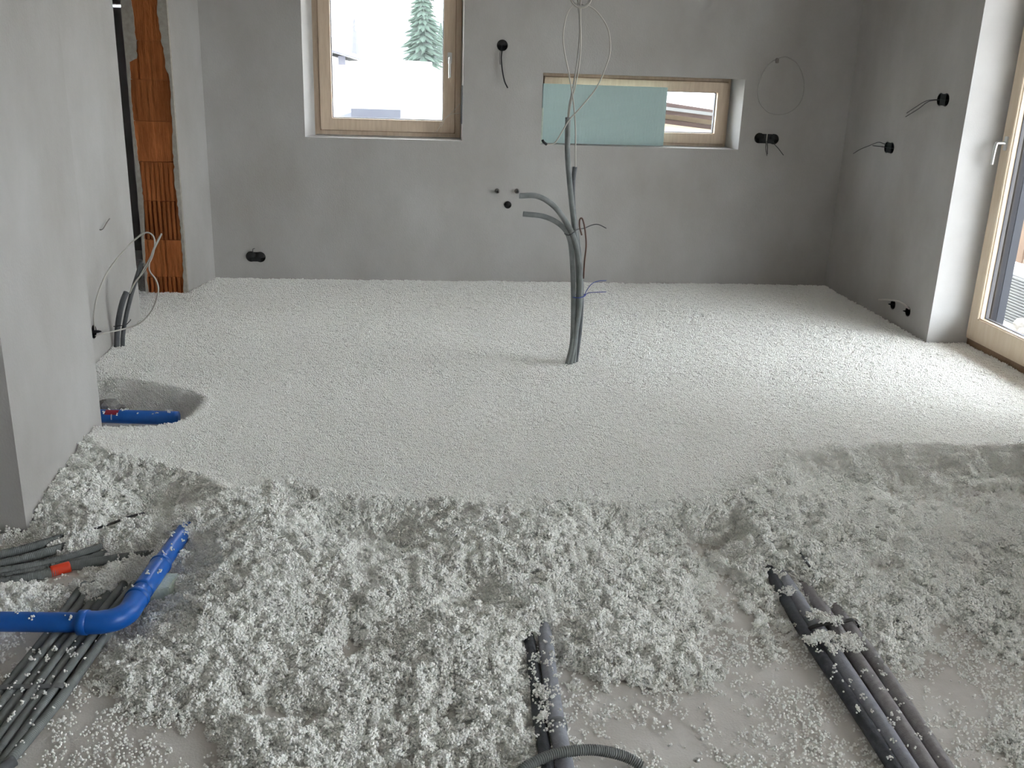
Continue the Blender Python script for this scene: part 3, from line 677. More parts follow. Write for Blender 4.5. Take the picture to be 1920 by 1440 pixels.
# tape strap over the seven
l0 = onz(-20, 1308, 0.0); r0 = onz(133, 1303, 0.0)
sp = [Vector((l0.x, l0.y, 0.028))] + [Vector((l0.x + (r0.x - l0.x) * t, l0.y + (r0.y - l0.y) * t, 0.0285 + 0.0015 * math.sin(t * 40))) for t in (0.15, 0.3, 0.45, 0.6, 0.75, 0.9)] + [Vector((r0.x, r0.y, 0.004))]
def strap(name, pts, width, thick, label, material=TAPE, cat='strap'):
    c = curve(pts, 0.006); v = []; f = []
    for i, p in enumerate(c):
        t = (c[min(i + 1, len(c) - 1)] - c[max(i - 1, 0)]).normalized(); s = t.cross(Vector((0, 0, 1)))
        s = s.normalized() if s.length > 1e-5 else Vector((0, 1, 0)); nn = s.cross(t)
        v += [p - s * width / 2, p + s * width / 2, p + s * width / 2 + nn * thick, p - s * width / 2 + nn * thick]
    for i in range(len(c) - 1):
        for k in range(4): f.append((4 * i + k, 4 * i + (k + 1) % 4, 4 * i + 4 + (k + 1) % 4, 4 * i + 4 + k))
    f += [(0, 1, 2, 3), tuple(4 * (len(c) - 1) + k for k in range(4))]
    o = MB().add(v, f).build(name, material, None, smooth=0.6); return tag(o, label, cat)
strap('tape_strap', sp, 0.018, 0.0015, 'dark tape strap holding down the seven grey conduits in the lower left')
e0 = onz(26, 1432, 0.02)
tag(tube('conduit_stub', [onz(-40, 1470, .018), onz(0, 1444, .018), onz(27, 1426, .02)], 0.013, DARKCOND, None, 14, hollow='end'), 'dark conduit stub in the bottom left corner of the photo', 'conduit')

# two foam sleeved pipes in the middle
R1 = 0.0205
cpts = [onz(a, b, z) for a, b, z in [(1012, 1140, .020), (1021, 1185, .021), (1031, 1270, .022), (1041, 1340, .022), (1052, 1400, .022), (1066, 1470, .022), (1080, 1540, .022)]]
pc = empty('insulated_pipe', cpts[3] - Vector((0, 0, 0.022)), 'light grey foam-sleeved pipe of the middle pair, with a joint band', 'pipe', 'middle pair of insulated pipes')
tube('foam_sleeve', cpts, R1, FOAMPIPE, pc, 20)
jb = onz(1046, 1362, .022)
tube('joint_band', [jb - (cpts[4] - cpts[3]).normalized() * 0.009, jb + (cpts[4] - cpts[3]).normalized() * 0.009], R1 + 0.0022, TAPE, pc, 20)
dpts = [onz(a, b, z) for a, b, z in [(990, 1190, .016), (998, 1230, .017), (1005, 1290, .017), (1011, 1350, .017), (1020, 1400, .017), (1032, 1470, .017), (1044, 1540, .017)]]
pd_ = tag(tube('insulated_pipe', dpts, 0.0165, FOAMDARK, None, 18), 'dark foam-sleeved pipe half buried left of the light middle pipe', 'pipe', 'middle pair of insulated pipes')
beads_on(cpts[1:5], R1, 60, 1.3, 40); beads_on(dpts[1:5], 0.0165, 40, 0.9, 41)
for kx, ky, kz, kn in ((1014, 1290, .036, 34), (1010, 1303, .036, 30), (1020, 1310, .04, 18), (1017, 1345, .036, 30), (1022, 1325, .036, 14)):
    c = onz(kx, ky, kz); rr = random.Random(kx)
    for _ in range(kn): LOOSE.append((c.x + rr.gauss(0, .006), c.y + rr.gauss(0, .006), c.z + rr.uniform(0, .008)))
xp = [onz(a, b, z) for a, b, z in [(960, 1462, .04), (990, 1436, .05), (1030, 1417, .057), (1065, 1409, .059), (1110, 1406, .054), (1150, 1412, .04), (1180, 1422, .026), (1203, 1437, .012)]]
conduit(xp, 0.0115, 'grey corrugated conduit arching over the middle pair of pipes', GREYCOND, 0.003, hollow='both', pitch=0.0052, sides=16)

# four foam sleeved pipes at the right
def ppts(l, z): return [onz(a, b, z) for a, b in l]
runs4 = [
    ([(1430, 1050), (1477, 1132), (1500, 1172), (1546, 1242), (1612, 1340), (1678, 1442), (1740, 1540)], 0.0175, FOAMDARK, 'charcoal foam-sleeved pipe, leftmost of the four at right'),
    ([(1455, 1060), (1500, 1132), (1530, 1175), (1574, 1240), (1640, 1340), (1705, 1442), (1768, 1540)], 0.0205, FOAMPIPE, 'grey foam-sleeved pipe, second from left of the four at right'),
    ([(1500, 1085), (1543, 1145), (1567, 1180), (1609, 1240), (1676, 1340), (1742, 1442), (1806, 1540)], 0.0195, FOAMWARM, 'taupe foam-sleeved pipe, third from left of the four at right'),
    ([(1530, 1092), (1574, 1152), (1599, 1185), (1642, 1240), (1709, 1340), (1775, 1442), (1840, 1540)], 0.0185, FOAMWARM, 'taupe foam-sleeved pipe, rightmost of the four at right'),
]
p4 = []
for l, r, m, lab in runs4:
    pts = ppts(l, r + 0.0005); p4.append(pts)
    tag(tube('insulated_pipe', pts, r, m, None, 20), lab, 'pipe', 'four insulated pipes at right')
    beads_on(pts[2:6], r, 16, 1.3, int(r * 1e5) + len(p4))
sa = onz(1512, 1200, 0.0); sb = onz(1612, 1186, 0.0)
strap('tape_strap', [Vector((sa.x, sa.y, 0.004)), Vector((sa.x + 0.006, sa.y, 0.036))] + [sa.lerp(sb, t) + Vector((0, 0, 0.044)) for t in (0.25, 0.45, 0.65, 0.85)] + [Vector((sb.x, sb.y, 0.006))], 0.014, 0.0015, 'dark tape strap across the four foam-sleeved pipes at right', BLACKP)
tag(tube('thin_wire', [onz(a, b, z) for a, b, z in [(1508, 1155, .046), (1525, 1151, .05), (1545, 1152, .05), (1560, 1160, .047)]], 0.002, WHITECABLE), 'thin white wire curled over the right-hand pipes', 'wire')
for (kx, ky, kz, sx, kn) in ((1530, 1155, .042, .03, 130), (1560, 1165, .042, .03, 110), (1545, 1195, .045, .030, 200), (1585, 1200, .045, .028, 160), (1520, 1200, .042, .02, 80), (1600, 1215, .040, .022, 90), (1565, 1215, .042, .02, 60), (1480, 1110, .035, .022, 80)):
    c = onz(kx, ky, kz); rr = random.Random(kx + ky)
    for _ in range(kn): LOOSE.append((c.x + rr.gauss(0, sx * .55), c.y + rr.gauss(0, .010), c.z + rr.uniform(-.004, .009)))
tag(tube('thin_cable', [onz(a, b, .068) for a, b in [(1494, 1030), (1506, 1045), (1518, 1062)]], 0.004, DARKCOND), 'short dark cable end poking from the beads above the right-hand pipes', 'cable')

# loose beads on the bare concrete and on the pipes
px, py = jitter_grid(-1.9, 2.6, 1.5, 3.3, 0.012)
h, r, sd = height(px, py)
dens = np.clip(0.24 + 1.7 * vnoise(px, py, 0.11, 31) + 1.5 * vnoise(px, py, 0.035, 32), 0.02, 1) * np.clip((h + 0.030) / 0.028, 0.12, 1.0)
ok = allowed(px, py) & (h < 0.006) & (r > 0.02) & (rng.random(len(px)) < dens * 2.6) & (px > -1.9)
LP = np.stack([px, py, np.full(len(px), 0.0024)], 1)[ok]
LOOSE = np.array(LOOSE); LP = np.concatenate([LP, LOOSE]); LS = rng.uniform(0.8, 1.15, len(LP)); LS[-len(LOOSE):] = rng.uniform(0.75, 1.0, len(LOOSE))
loose = point_object('scattered_beads', np.zeros((0, 3)), None, LP, LS, np.ones(len(LP)), bead_nodes('scatter_beads', False, False, True), BEAD)
tag(loose, 'loose white polystyrene beads strewn over bare concrete and pipes', 'beads', kind='stuff')

# ------------------------------------------------------------------ conduits and cables standing in the middle of the fill
YC = 4.555
def py_(l, y=YC): return [ony(a, b, y) if len((a, b)) == 2 else None for a, b in l]
def standing(l, y0, r, label, hollow='end', material=GREYCOND):
    pts = [ony(a, b, y0 + dy) for a, b, dy in l]; pts = [pts[0] - Vector((0, 0, 0.05))] + pts
    return tag(tube('standing_conduit', pts, r, material, None, 14, 0.012, corr=0.0012, pitch=0.007, hollow=hollow), label, 'conduit', 'conduits standing in the middle of the fill')
standing([(1075, 682, .03), (1082, 600, .025), (1085, 540, .02), (1082, 470, .02), (1074, 400, .02), (1067, 330, .02), (1064, 280, .02), (1065, 220, .02)], YC, 0.0128, 'tallest grey conduit rising from the middle of the bead fill')
standing([(1069, 684, 0), (1077, 640, .0), (1087, 570, -.012), (1087, 505, -.012), (1077, 450, -.015), (1060, 415, -.02), (1038, 386, -.03), (1008, 368, -.04), (974, 367, -.05)], YC, 0.0128, 'standing grey conduit bent left, upper of the two bent ends')
standing([(1064, 682, 0), (1073, 640, 0), (1075, 560, 0), (1073, 490, 0), (1067, 445, -.005), (1050, 421, -.01), (1020, 406, -.02), (981, 401, -.03)], YC, 0.0122, 'standing grey conduit bent left, lower of the two bent ends')
standing([(1079, 682, .05), (1088, 610, .045), (1090, 540, .045), (1085, 470, .045), (1076, 400, .045), (1074, 350, .04), (1078, 313, .035)], YC, 0.0112, 'short dark standing conduit with a white cable in its open top', material=DARKCOND)
def cable(name, l, y, r, material, label, cat='cable', group=None, sides=8):
    pts = [ony(p[0], p[1], y + (p[2] if len(p) > 2 else 0)) for p in l]
    return tag(tube(name, pts, r, material, None, sides, 0.008), label, cat, group)
G = 'pale cables above the standing conduits'
cable('supply_cable', [(1065, 225, .02), (1067, 200, .02), (1073, 170, .015), (1080, 130, .01), (1086, 80, 0), (1087, 40, 0), (1084, 8, 0), (1080, -30, 0)], YC, 0.0038, GREYCABLE, 'grey cable rising straight from the tallest standing conduit', group=G)
cable('supply_cable', [(1066, 225, .015), (1070, 195, .01), (1079, 160, .005), (1086, 120, 0), (1089, 80, -.01), (1088, 30, -.01), (1089, 0, -.01), (1095, -30, 0)], YC, 0.0036, WHITECABLE, 'white cable rising beside the straight grey one', group=G)
cable('supply_cable', [(1079, 320, .035), (1079, 280, .03), (1079, 240, .02), (1075, 190, 0), (1067, 140, -.01), (1058, 95, -.02), (1056, 65, -.02), (1062, 30, -.01), (1074, 10, 0), (1090, 4, 0)], YC, 0.0034, WHITECABLE, 'white cable bowing left from the short dark conduit', group=G)
cable('supply_cable', [(1024, 271, -.05), (1040, 268, -.045), (1055, 245, -.04), (1068, 224, -.035), (1090, 200, -.03), (1118, 165, -.02), (1134, 130, -.02), (1144, 95, -.02), (1140, 55, -.01), (1122, 25, 0), (1104, 11, 0), (1090, 8, 0)], YC, 0.0034, WHITECABLE, 'white cable in a wide loop to the right, ending in a black tip', group=G)
a = ony(1025, 271, YC - .05); b = ony(1019, 266, YC - .055)
tag(tube('cable_tip', [a, b, ony(1017, 262, YC - .055)], 0.006, BLACKP, None, 10, 0.004), 'black taped tip of the looping white cable before the window sill', 'cable end')
cc = ony(1089, -6, YC)
for k, (rr_, off, mt_) in enumerate(((0.046, 0.0, WHITECABLE), (0.040, 0.008, GREYCABLE))):
    tag(tube('cable_coil', [cc + Vector((math.cos(t) * rr_, off + 0.02 * math.sin(t), math.sin(t) * rr_)) for t in np.linspace(0, 2 * math.pi, 25)], 0.0038, mt_, None, 8, 0.006), ('outer' if k == 0 else 'inner') + ' ring of the cable coil at the top of the standing cables', 'cable', 'cable coil rings')
tag(tube('tie_wire', [ony(a, b, YC + c) for a, b, c in [(1058, 438, -.05), (1066, 441, -.055), (1075, 436, -.05), (1083, 430, -.03), (1095, 428, 0), (1110, 422, .0), (1122, 421, .0), (1137, 428, 0)]], 0.0022, DARKWIRE, None, 6, 0.006), 'dark tie wire around the upper part of the standing conduits', 'wire')
tag(tube('brown_wire', [ony(a, b, YC - .03 + c) for a, b, c in [(1094, 522, .03), (1096, 490, .0), (1099, 462, 0), (1098, 440, 0), (1095, 420, 0), (1091, 409, 0), (1087, 412, 0), (1087, 426, 0), (1091, 441, 0)]], 0.004, BROWNWIRE, None, 8, 0.006), 'brown hooked wire beside the standing conduits', 'wire')
bt = empty('blue_tie', ony(1085, 556, YC), 'blue wire tied around the lower standing conduits, two loose ends', 'wire')
tube('tie_loop', [ony(a, b, YC + c) for a, b, c in [(1072, 556, 0), (1078, 558, -.022), (1088, 558, -.03), (1096, 555, -.015), (1097, 552, .05), (1085, 552, .075), (1073, 553, .03), (1072, 556, 0)]], 0.0024, BLUEWIRE, bt, 6, 0.006)
tube('loose_end', [ony(a, b, YC - .015) for a, b in [(1096, 553), (1101, 543), (1110, 532), (1122, 527), (1137, 526)]], 0.0018, BLUEWIRE, bt, 6, 0.006)
tube('loose_end', [ony(a, b, YC - .015) for a, b in [(1094, 555), (1104, 549), (1120, 548), (1137, 547)]], 0.0018, BLUEWIRE, bt, 6, 0.006)

# ------------------------------------------------------------------ conduits and cable loop by the left wall
YQ = 4.80
def lefty(l): return [ony(p[0], p[1], YQ + (p[2] if len(p) > 2 else 0)) for p in l]
for l, r, lab, m in (([(219, 655, .02), (220, 620, .02), (224, 590), (230, 565), (237, 548)], 0.0135, 'short dark conduit standing by the left wall, wider one', DARKCOND),
                     ([(230, 655, .03), (231, 625, .03), (237, 590, .02), (247, 550, .02), (258, 515, .02), (266, 492, .02)], 0.0105, 'slender dark conduit leaning right by the left wall', DARKCOND)):
    pts = lefty(l); pts = [pts[0] - Vector((0, 0, .05))] + pts
    tag(tube('wall_conduit', pts, r, m, None, 12, corr=0.0012, pitch=0.007, hollow='end'), lab, 'conduit', 'conduits by the left wall')
tag(tube('tie_wire', lefty([(213, 612, -.0), (224, 611, -.02), (236, 609, -.01), (245, 600, 0), (244, 599, 0)]), 0.002, DARKWIRE, None, 6, 0.006), 'thin dark tie wire around the conduits by the left wall', 'wire')
sl = Vector(sock_l)
c1p = [sl + Vector((0.005, 0, 0.01)), onx(176, 590, XL + .02), onx(184, 550, XL + .03), onx(204, 506, XL + .06)] + lefty([(238, 464, -.02), (262, 442), (277, 436), (288, 444), (290, 462), (284, 485), (270, 508), (253, 530), (243, 550, .01)])
tag(tube('wall_cable', c1p, 0.0036, WHITECABLE, None, 8, 0.008), 'white cable arching up from the left wall box into the wider conduit', 'cable', 'white cables by the left wall')
c2p = [sl + Vector((0.005, 0, -0.02)), onx(200, 624, XL + .04)] + lefty([(235, 616, -.08), (262, 606, -.05), (283, 585, -.03), (294, 560, -.02), (297, 541, -.01), (292, 524), (281, 509), (280, 495), (286, 472), (296, 450), (303, 438)])
tag(tube('wall_cable', c2p, 0.0038, WHITECABLE, None, 8, 0.008), 'white cable sagging from the left wall box and rising to a free end', 'cable', 'white cables by the left wall')
c3p = lefty([(303, 439, .01), (292, 462, .01), (280, 486, .01), (266, 510, .015), (255, 530, .02), (246, 552, .02)])
tag(tube('wall_cable', c3p, 0.0034, WHITECABLE, None, 8, 0.008), 'straight white cable leaning out of the slender conduit by the left wall', 'cable', 'white cables by the left wall')
n0 = onx(187, 430, XL)
tag(tube('wall_nail', [n0 + Vector((-0.01, 0, 0)), n0 + Vector((0.012, 0, 0.0)), n0 + Vector((0.018, 0.055, 0.022)), n0 + Vector((0.018, 0.11, 0.034))], 0.0028, STEELNAIL, None, 6, 0.006), 'bent nail sticking out of the left wall above the cables', 'nail')

# ------------------------------------------------------------------ boxes, cables and stubs on the walls
def cup_mesh(c, axis, r, depth=0.05, lip=0.003):
    a = Vector(axis); c = Vector(c); m = MB()
    m.sweep([c - a * lip, c - a * lip, c + a * depth, c + a * depth], [r - 0.004, r, r, r - 0.004], 20, False, True)
    m.sweep([c - a * lip, c + a * (depth - 0.003)], [r - 0.004, r - 0.006], 20, False, True)
    return m
def wires_of(parent, name, paths, r=0.0022, material=DARKWIRE):
    for p in paths: tube(name, p, r, material, parent, 6, 0.008)
Yw = D
def bk(l): return [ony(a, b, D - c) for a, b, c in l]
# round box with hanging black cable
p = back_boxes['round']; e = empty('socket_box', p, 'round black wall box with a hanging cable, left of the long window', 'socket box')
cup_mesh(p, (0, 1, 0), BOX_R).build('box_cup', BLACKP, e, smooth=0.6)
tube('hanging_cable', [p + Vector((0, .03, 0))] + bk([(941, 96, .02), (940, 110, .03), (942, 132, .03), (946, 152, .025), (952, 165, .02)]), 0.0042, BLACKP, e, 8, 0.008)
tube('short_wire', [p + Vector((0, .03, 0))] + bk([(938, 97, .015), (937, 112, .015), (938, 121, .01)]), 0.002, DARKWIRE, e, 6, 0.008)
# double box right of the long window
p = (back_boxes['dbl_a'] + back_boxes['dbl_b']) / 2; e = empty('socket_box', p, 'double black wall box with hanging wires, right of the long window', 'socket box')
for k in ('dbl_a', 'dbl_b'): cup_mesh(back_boxes[k], (0, 1, 0), BOX_R - 0.001).build('box_cup', BLACKP, e, smooth=0.6)
for x0_, x1_ in ((back_boxes['dbl_a'].x, p.x - .004), (p.x + .004, back_boxes['dbl_b'].x)): MB().box((x0_, D - .003, p.z - .030), (x1_, D, p.z + .030)).build('box_bridge', BLACKP, e)
wires_of(e, 'wire', [[p + Vector((0, .02, 0))] + bk([(1436, 270, .02), (1436, 280, .025), (1438, 292, .02)]), [p + Vector((.004, .02, 0))] + bk([(1439, 272, .02), (1439, 282, .02), (1439, 289, .02)]), [p + Vector((.05, .02, 0))] + bk([(1452, 270, .02), (1460, 279, .03), (1469, 291, .03)])])
# low double box on the left of the back wall
p = (back_boxes['low_a'] + back_boxes['low_b']) / 2; e = empty('socket_box', p, 'double black wall box low on the back wall near the brick strip', 'socket box')
for k in ('low_a', 'low_b'): cup_mesh(back_boxes[k], (0, 1, 0), BOX_R).build('box_cup', BLACKP, e, smooth=0.6)
MB().box((back_boxes['low_a'].x, D - .003, p.z - .031), (back_boxes['low_b'].x, D, p.z + .031)).build('box_bridge', BLACKP, e)
wires_of(e, 'wire', [[back_boxes['low_a'] + Vector((0, .02, .01))] + bk([(474, 472, .01), (474, 467, .012), (478, 466, .012)])])
# open drain outlet and two stubs under the round box
p = back_boxes['outlet']; e = empty('pipe_outlet', p, 'round black pipe outlet in the back wall, left of the bent conduits', 'pipe outlet')
cup_mesh(p, (0, 1, 0), 0.024, 0.05, 0.006).build('outlet_ring', BLACKP, e, smooth=0.6)
for (a, b, lab) in ((932, 358, 'small grey pipe stub on the back wall, upper left of the outlet'), (969, 358, 'small grey pipe stub on the back wall, upper right of the outlet')):
    q0 = ony(a, b, D); e = empty('pipe_stub', q0, lab, 'pipe stub', 'pipe stubs on the back wall')
    tube('stub_tube', [q0 + Vector((0, .02, 0)), q0 - Vector((0, .035, 0))], 0.011, SILVER, e, 14, 0.01, hollow='end')
    tube('stub_collar', [q0 + Vector((0, .004, 0)), q0 - Vector((0, .012, 0))], 0.016, STEELNAIL, e, 14, 0.01)
# cable ring on the back wall
q0 = ony(1457, 113, D); e = empty('wall_cable_ring', q0, 'thin pale cable looped in a ring on the back wall below the ceiling', 'cable')
tube('cable_ring', [q0 + Vector((0, .02, 0))] + bk([(1450, 114, .03), (1436, 128, .03), (1425, 150, .03), (1421, 172, .03), (1426, 195, .03), (1442, 211, .03), (1465, 215, .03), (1488, 206, .03), (1503, 187, .035), (1508, 160, .04), (1503, 135, .04), (1492, 117, .04), (1475, 107, .03), (1462, 109, .02)]) + [q0 + Vector((0.002, .02, 0.004))], 0.0030, GREYCABLE, e, 8, 0.01)
MB().box(q0 + Vector((-.010, -.012, -.018)), q0 + Vector((.010, .01, .014))).build('cable_clip', STEELNAIL, e, bevel=0.003)
# right wall boxes
def rw(l): return [onx(a, b, XR - c) for a, b, c in l]
p = right_boxes['top']; e = empty('socket_box', p, 'double black wall box on the right wall nearest to the door reveal', 'socket box', 'boxes on the right wall')
for q_ in (-0.03, 0.03): cup_mesh(p + Vector((0, q_, 0)), (1, 0, 0), BOX_R, 0.05, 0.001).build('box_cup', BLACKP, e, smooth=0.6)
MB().box(p + Vector((-.001, -.03, -.030)), p + Vector((.0, .03, .030))).build('box_bridge', BLACKP, e)
wires_of(e, 'wire', [[p + Vector((.02, 0, 0))] + rw([(1752, 187, .02), (1735, 190, .03), (1715, 202, .03), (1700, 212, .02)]), [p + Vector((.02, 0, -.004))] + rw([(1752, 188, .02), (1738, 192, .03), (1722, 204, .03), (1698, 219, .02)])])
p = right_boxes['mid']; e = empty('socket_box', p, 'double black wall box on the right wall towards the back corner', 'socket box', 'boxes on the right wall')
for q_ in (-0.03, 0.03): cup_mesh(p + Vector((0, q_, 0)), (1, 0, 0), BOX_R, 0.05, 0.001).build('box_cup', BLACKP, e, smooth=0.6)
MB().box(p + Vector((-.001, -.03, -.030)), p + Vector((.0, .03, .030))).build('box_bridge', BLACKP, e)
wires_of(e, 'wire', [[p + Vector((.02, 0, .004))] + rw([(1656, 269, .02), (1646, 267, .03), (1630, 273, .03), (1613, 280, .02), (1600, 288, .01)]), [p + Vector((.02, 0, -.004))] + rw([(1655, 275, .02), (1644, 274, .03), (1636, 273, .03)])], 0.002)
for k, lab in (('low_a', 'lower right wall pipe outlet nearer to the back corner'), ('low_b', 'lower right wall pipe outlet nearer to the door, with white tube')):
    p = right_boxes[k]; e = empty('pipe_outlet', p, lab, 'pipe outlet', 'outlets low on the right wall')
    cup_mesh(p, (1, 0, 0), 0.030, 0.05, 0.001).build('outlet_ring', BLACKP, e, smooth=0.6)
    if k == 'low_b': tube('white_tube', [p + Vector((.03, 0, .008))] + rw([(1702, 577, .01), (1694, 570, .03), (1680, 564, .04), (1662, 562, .045), (1648, 562, .045)]), 0.0055, WHITECABLE, e, 8, 0.008)
# left wall box
e = empty('socket_box', sock_l, 'round black wall box low on the left wall, feeding two white cables', 'socket box')
cup_mesh(sock_l, (-1, 0, 0), BOX_R).build('box_cup', BLACKP, e, smooth=0.6)

# insulation board standing in the long window
b0 = ony(1020, 157, D + 0.09); b1 = ony(1245, 273, D + 0.09)
BX0_, BX1_ = b0.x - 0.002, b1.x - 0.012
xb = empty('insulation_board', ((BX0_ + BX1_) / 2, D + 0.09, W2B), 'pale green foam insulation board leaning in the long window', 'foam board')
mb = MB(); xsn = np.arange(BX0_, BX1_, 0.0105); prof = []
for i, x in enumerate(xsn): prof += [(x, D + 0.09), (x + 0.0085, D + 0.09), (x + 0.0092, D + 0.0915), (x + 0.0100, D + 0.0915)]
prof += [(BX1_, D + 0.09), (BX1_, D + 0.13), (BX0_, D + 0.13)]
mb.prism(prof, W2B + 0.004, b0.z + 0.001).build('board_panel', XPS, xb)
MB().box((W2L + 0.002, D + 0.02, W2B), (W2L + 0.014, D + 0.06, W2B + 0.23)).build('foam_offcut', PALEFOAM, None, bevel=0.004)
tag(bpy.data.objects['foam_offcut'], 'pale foam offcut jammed at the left jamb of the long window', 'foam strip')
# stray straws of cable at the first window's lower right corner
for k, l in enumerate(([(862, 195, .02), (846, 212, .03), (832, 224, .03), (818, 248, .02)], [(862, 212, .02), (848, 214, .03), (836, 222, .03), (826, 240, .02)])):
    tag(tube('stray_wire', bk(l), 0.0013, WHITECABLE, None, 6, 0.01), ('upper' if k == 0 else 'lower') + ' thin stray wire at the lower right corner of the tall window', 'wire', 'stray wires at the tall window')
tag(tube('black_seal_strip', [Vector((W1R - .003, D - .002, ony(862, 232, D).z)), Vector((W1R - .003, D - .003, ony(862, 200, D).z)), Vector((W1R - .003, D - .002, ony(862, 160, D).z))], 0.004, GASKET, None, 8, 0.02), 'dark sealing strip down the right jamb of the tall window', 'seal strip')

# ------------------------------------------------------------------ outdoors
GZ = -0.35
MB().box((-400, D + 0.45, GZ - 1), (500, 700, GZ)).build('ground_north', GROUND)['kind'] = 'structure'
MB().box((XR + 0.362, -40, GZ - 1), (60, D + 0.45, GZ + 0.02)).build('ground_east', DIRT)['kind'] = 'structure'
# church spire far off
dist = 62.0
def far(px, py, d): return ony(px, py, d)
b0 = far(655, 108, dist); b1 = far(675, 108, dist); tp = far(664, 24, dist)
cx = (b0.x + b1.x) / 2; hw = (b1.x - b0.x) / 2
ch = empty('church_spire', (cx, dist, GZ), 'slender pointed church spire in the mist beyond the tall window', 'church')
m = MB(); v = [(cx + math.cos(t) * hw * 1.05, dist + math.sin(t) * hw * 1.05, b0.z) for t in np.linspace(0.39, 0.39 + 2 * math.pi, 9)[:-1]] + [(tp.x, dist, tp.z)]
m.add(v, [(k, (k + 1) % 8, 8) for k in range(8)] + [tuple(range(8))[::-1]]); m.build('spire_roof', SLATE, ch)
MB().box((cx - hw * 0.9, dist - hw * .9, GZ), (cx + hw * 0.9, dist + hw * .9, b0.z)).build('tower', RENDERW, ch)
# house with white gable left in the view
hd = 40.0; g0 = far(618, 97, hd); g1 = far(655, 110, hd); g2 = far(648, 124, hd)
hh = empty('neighbour_house', (g0.x, hd, GZ), 'pale neighbouring house with sloping roof edge, left in the tall window', 'house')
MB().add([(g0.x - 6, hd, GZ), (g1.x, hd, GZ), (g1.x, hd, g1.z - .1), (g0.x - 6, hd, g0.z + 1.4), (g0.x - 6, hd + 8, GZ), (g1.x, hd + 8, GZ), (g1.x, hd + 8, g1.z - .1), (g0.x - 6, hd + 8, g0.z + 1.4)], [(0, 1, 2, 3), (7, 6, 5, 4), (0, 4, 5, 1), (1, 5, 6, 2), (2, 6, 7, 3), (3, 7, 4, 0)]).build('wall', RENDERW, hh)
MB().add([(g0.x - 6, hd - .4, g0.z + 1.54), (g1.x + .5, hd - .4, g1.z - .06), (g1.x + .5, hd - .4, g1.z), (g0.x - 6, hd - .4, g0.z + 1.6), (g0.x - 6, hd + 8, g0.z + 1.54), (g1.x + .5, hd + 8, g1.z - .06), (g1.x + .5, hd + 8, g1.z), (g0.x - 6, hd + 8, g0.z + 1.6)], [(0, 1, 2, 3), (7, 6, 5, 4), (0, 4, 5, 1), (1, 5, 6, 2), (2, 6, 7, 3), (3, 7, 4, 0)]).build('roof', SLATE, hh)
k0 = far(634, 105, hd); k1 = far(648, 122, hd)
MB().box((k0.x, hd - .05, k1.z), (k1.x, hd + .05, k0.z)).build('house_window', SLATE, hh)
# long low barn roof at the horizon
r0 = far(652, 106, 70); r1 = far(800, 128, 70)
bn = empty('barn', ((r0.x + r1.x) / 2, 70, GZ), 'long low barn with a pale roof under the trees, in the tall window', 'barn')
MB().box((r0.x, 70, GZ), (r1.x, 78, r1.z + .25)).build('wall', CREAM, bn)
MB().add([(r0.x - .4, 69.5, r1.z + .2), (r1.x + .4, 69.5, r1.z + .05), (r1.x + .4, 74, r0.z - .2), (r0.x - .4, 74, r0.z), (r0.x - .4, 78.5, r1.z + .2), (r1.x + .4, 78.5, r1.z + .05)], [(0, 1, 2, 3), (3, 2, 5, 4), (0, 3, 4), (1, 5, 2), (0, 4, 5, 1)]).build('roof', RENDERW, bn)
# fir trees
def fir(px, base_py, top_py, d, seed, label):
    b = far(px, base_py, d); t = far(px, top_py, d); H_ = t.z - b.z; r = random.Random(seed)
    e = empty('fir_tree', (b.x, d, GZ), label, 'tree', 'fir trees behind the tall window')
    tube('trunk', [(b.x, d, GZ - 0.1), (b.x, d, b.z + H_ * .5), (b.x, d, t.z)], H_ * .012, TRUNK, e, 8, 2.0)
    m = MB()
    tiers = 26
    for i in range(tiers):
        f = i / tiers; z = b.z + H_ * (0.06 + 0.92 * f); R = H_ * 0.23 * (1 - f) ** 0.85 + H_ * 0.01; nb = 15
        for k in range(nb):
            a = 2 * math.pi * (k + r.random() * .7) / nb; L_ = R * r.uniform(.65, 1.15); w = R * 0.16 + H_ * .004; dr = L_ * r.uniform(.25, .5)
            ca, sa_ = math.cos(a), math.sin(a); o = Vector((b.x, d, z))
            m.add([o + Vector((0, 0, H_ * .035)), o + Vector((ca * L_ * .5 - sa_ * w, sa_ * L_ * .5 + ca * w, -dr * .5)), o + Vector((ca * L_, sa_ * L_, -dr)), o + Vector((ca * L_ * .5 + sa_ * w, sa_ * L_ * .5 - ca * w, -dr * .5)), o + Vector((ca * L_ * .45, sa_ * L_ * .45, -dr * .4 - H_ * .025))], [(0, 1, 2), (0, 2, 3), (1, 4, 2), (2, 4, 3), (0, 4, 1), (0, 3, 4)])
    m.build('branches', FIR, e)
fir(793, 120, -90, 95, 1, 'tallest misty fir tree at the right of the tall window view')
fir(826, 116, 40, 110, 2, 'smaller misty fir at the right edge of the tall window view')
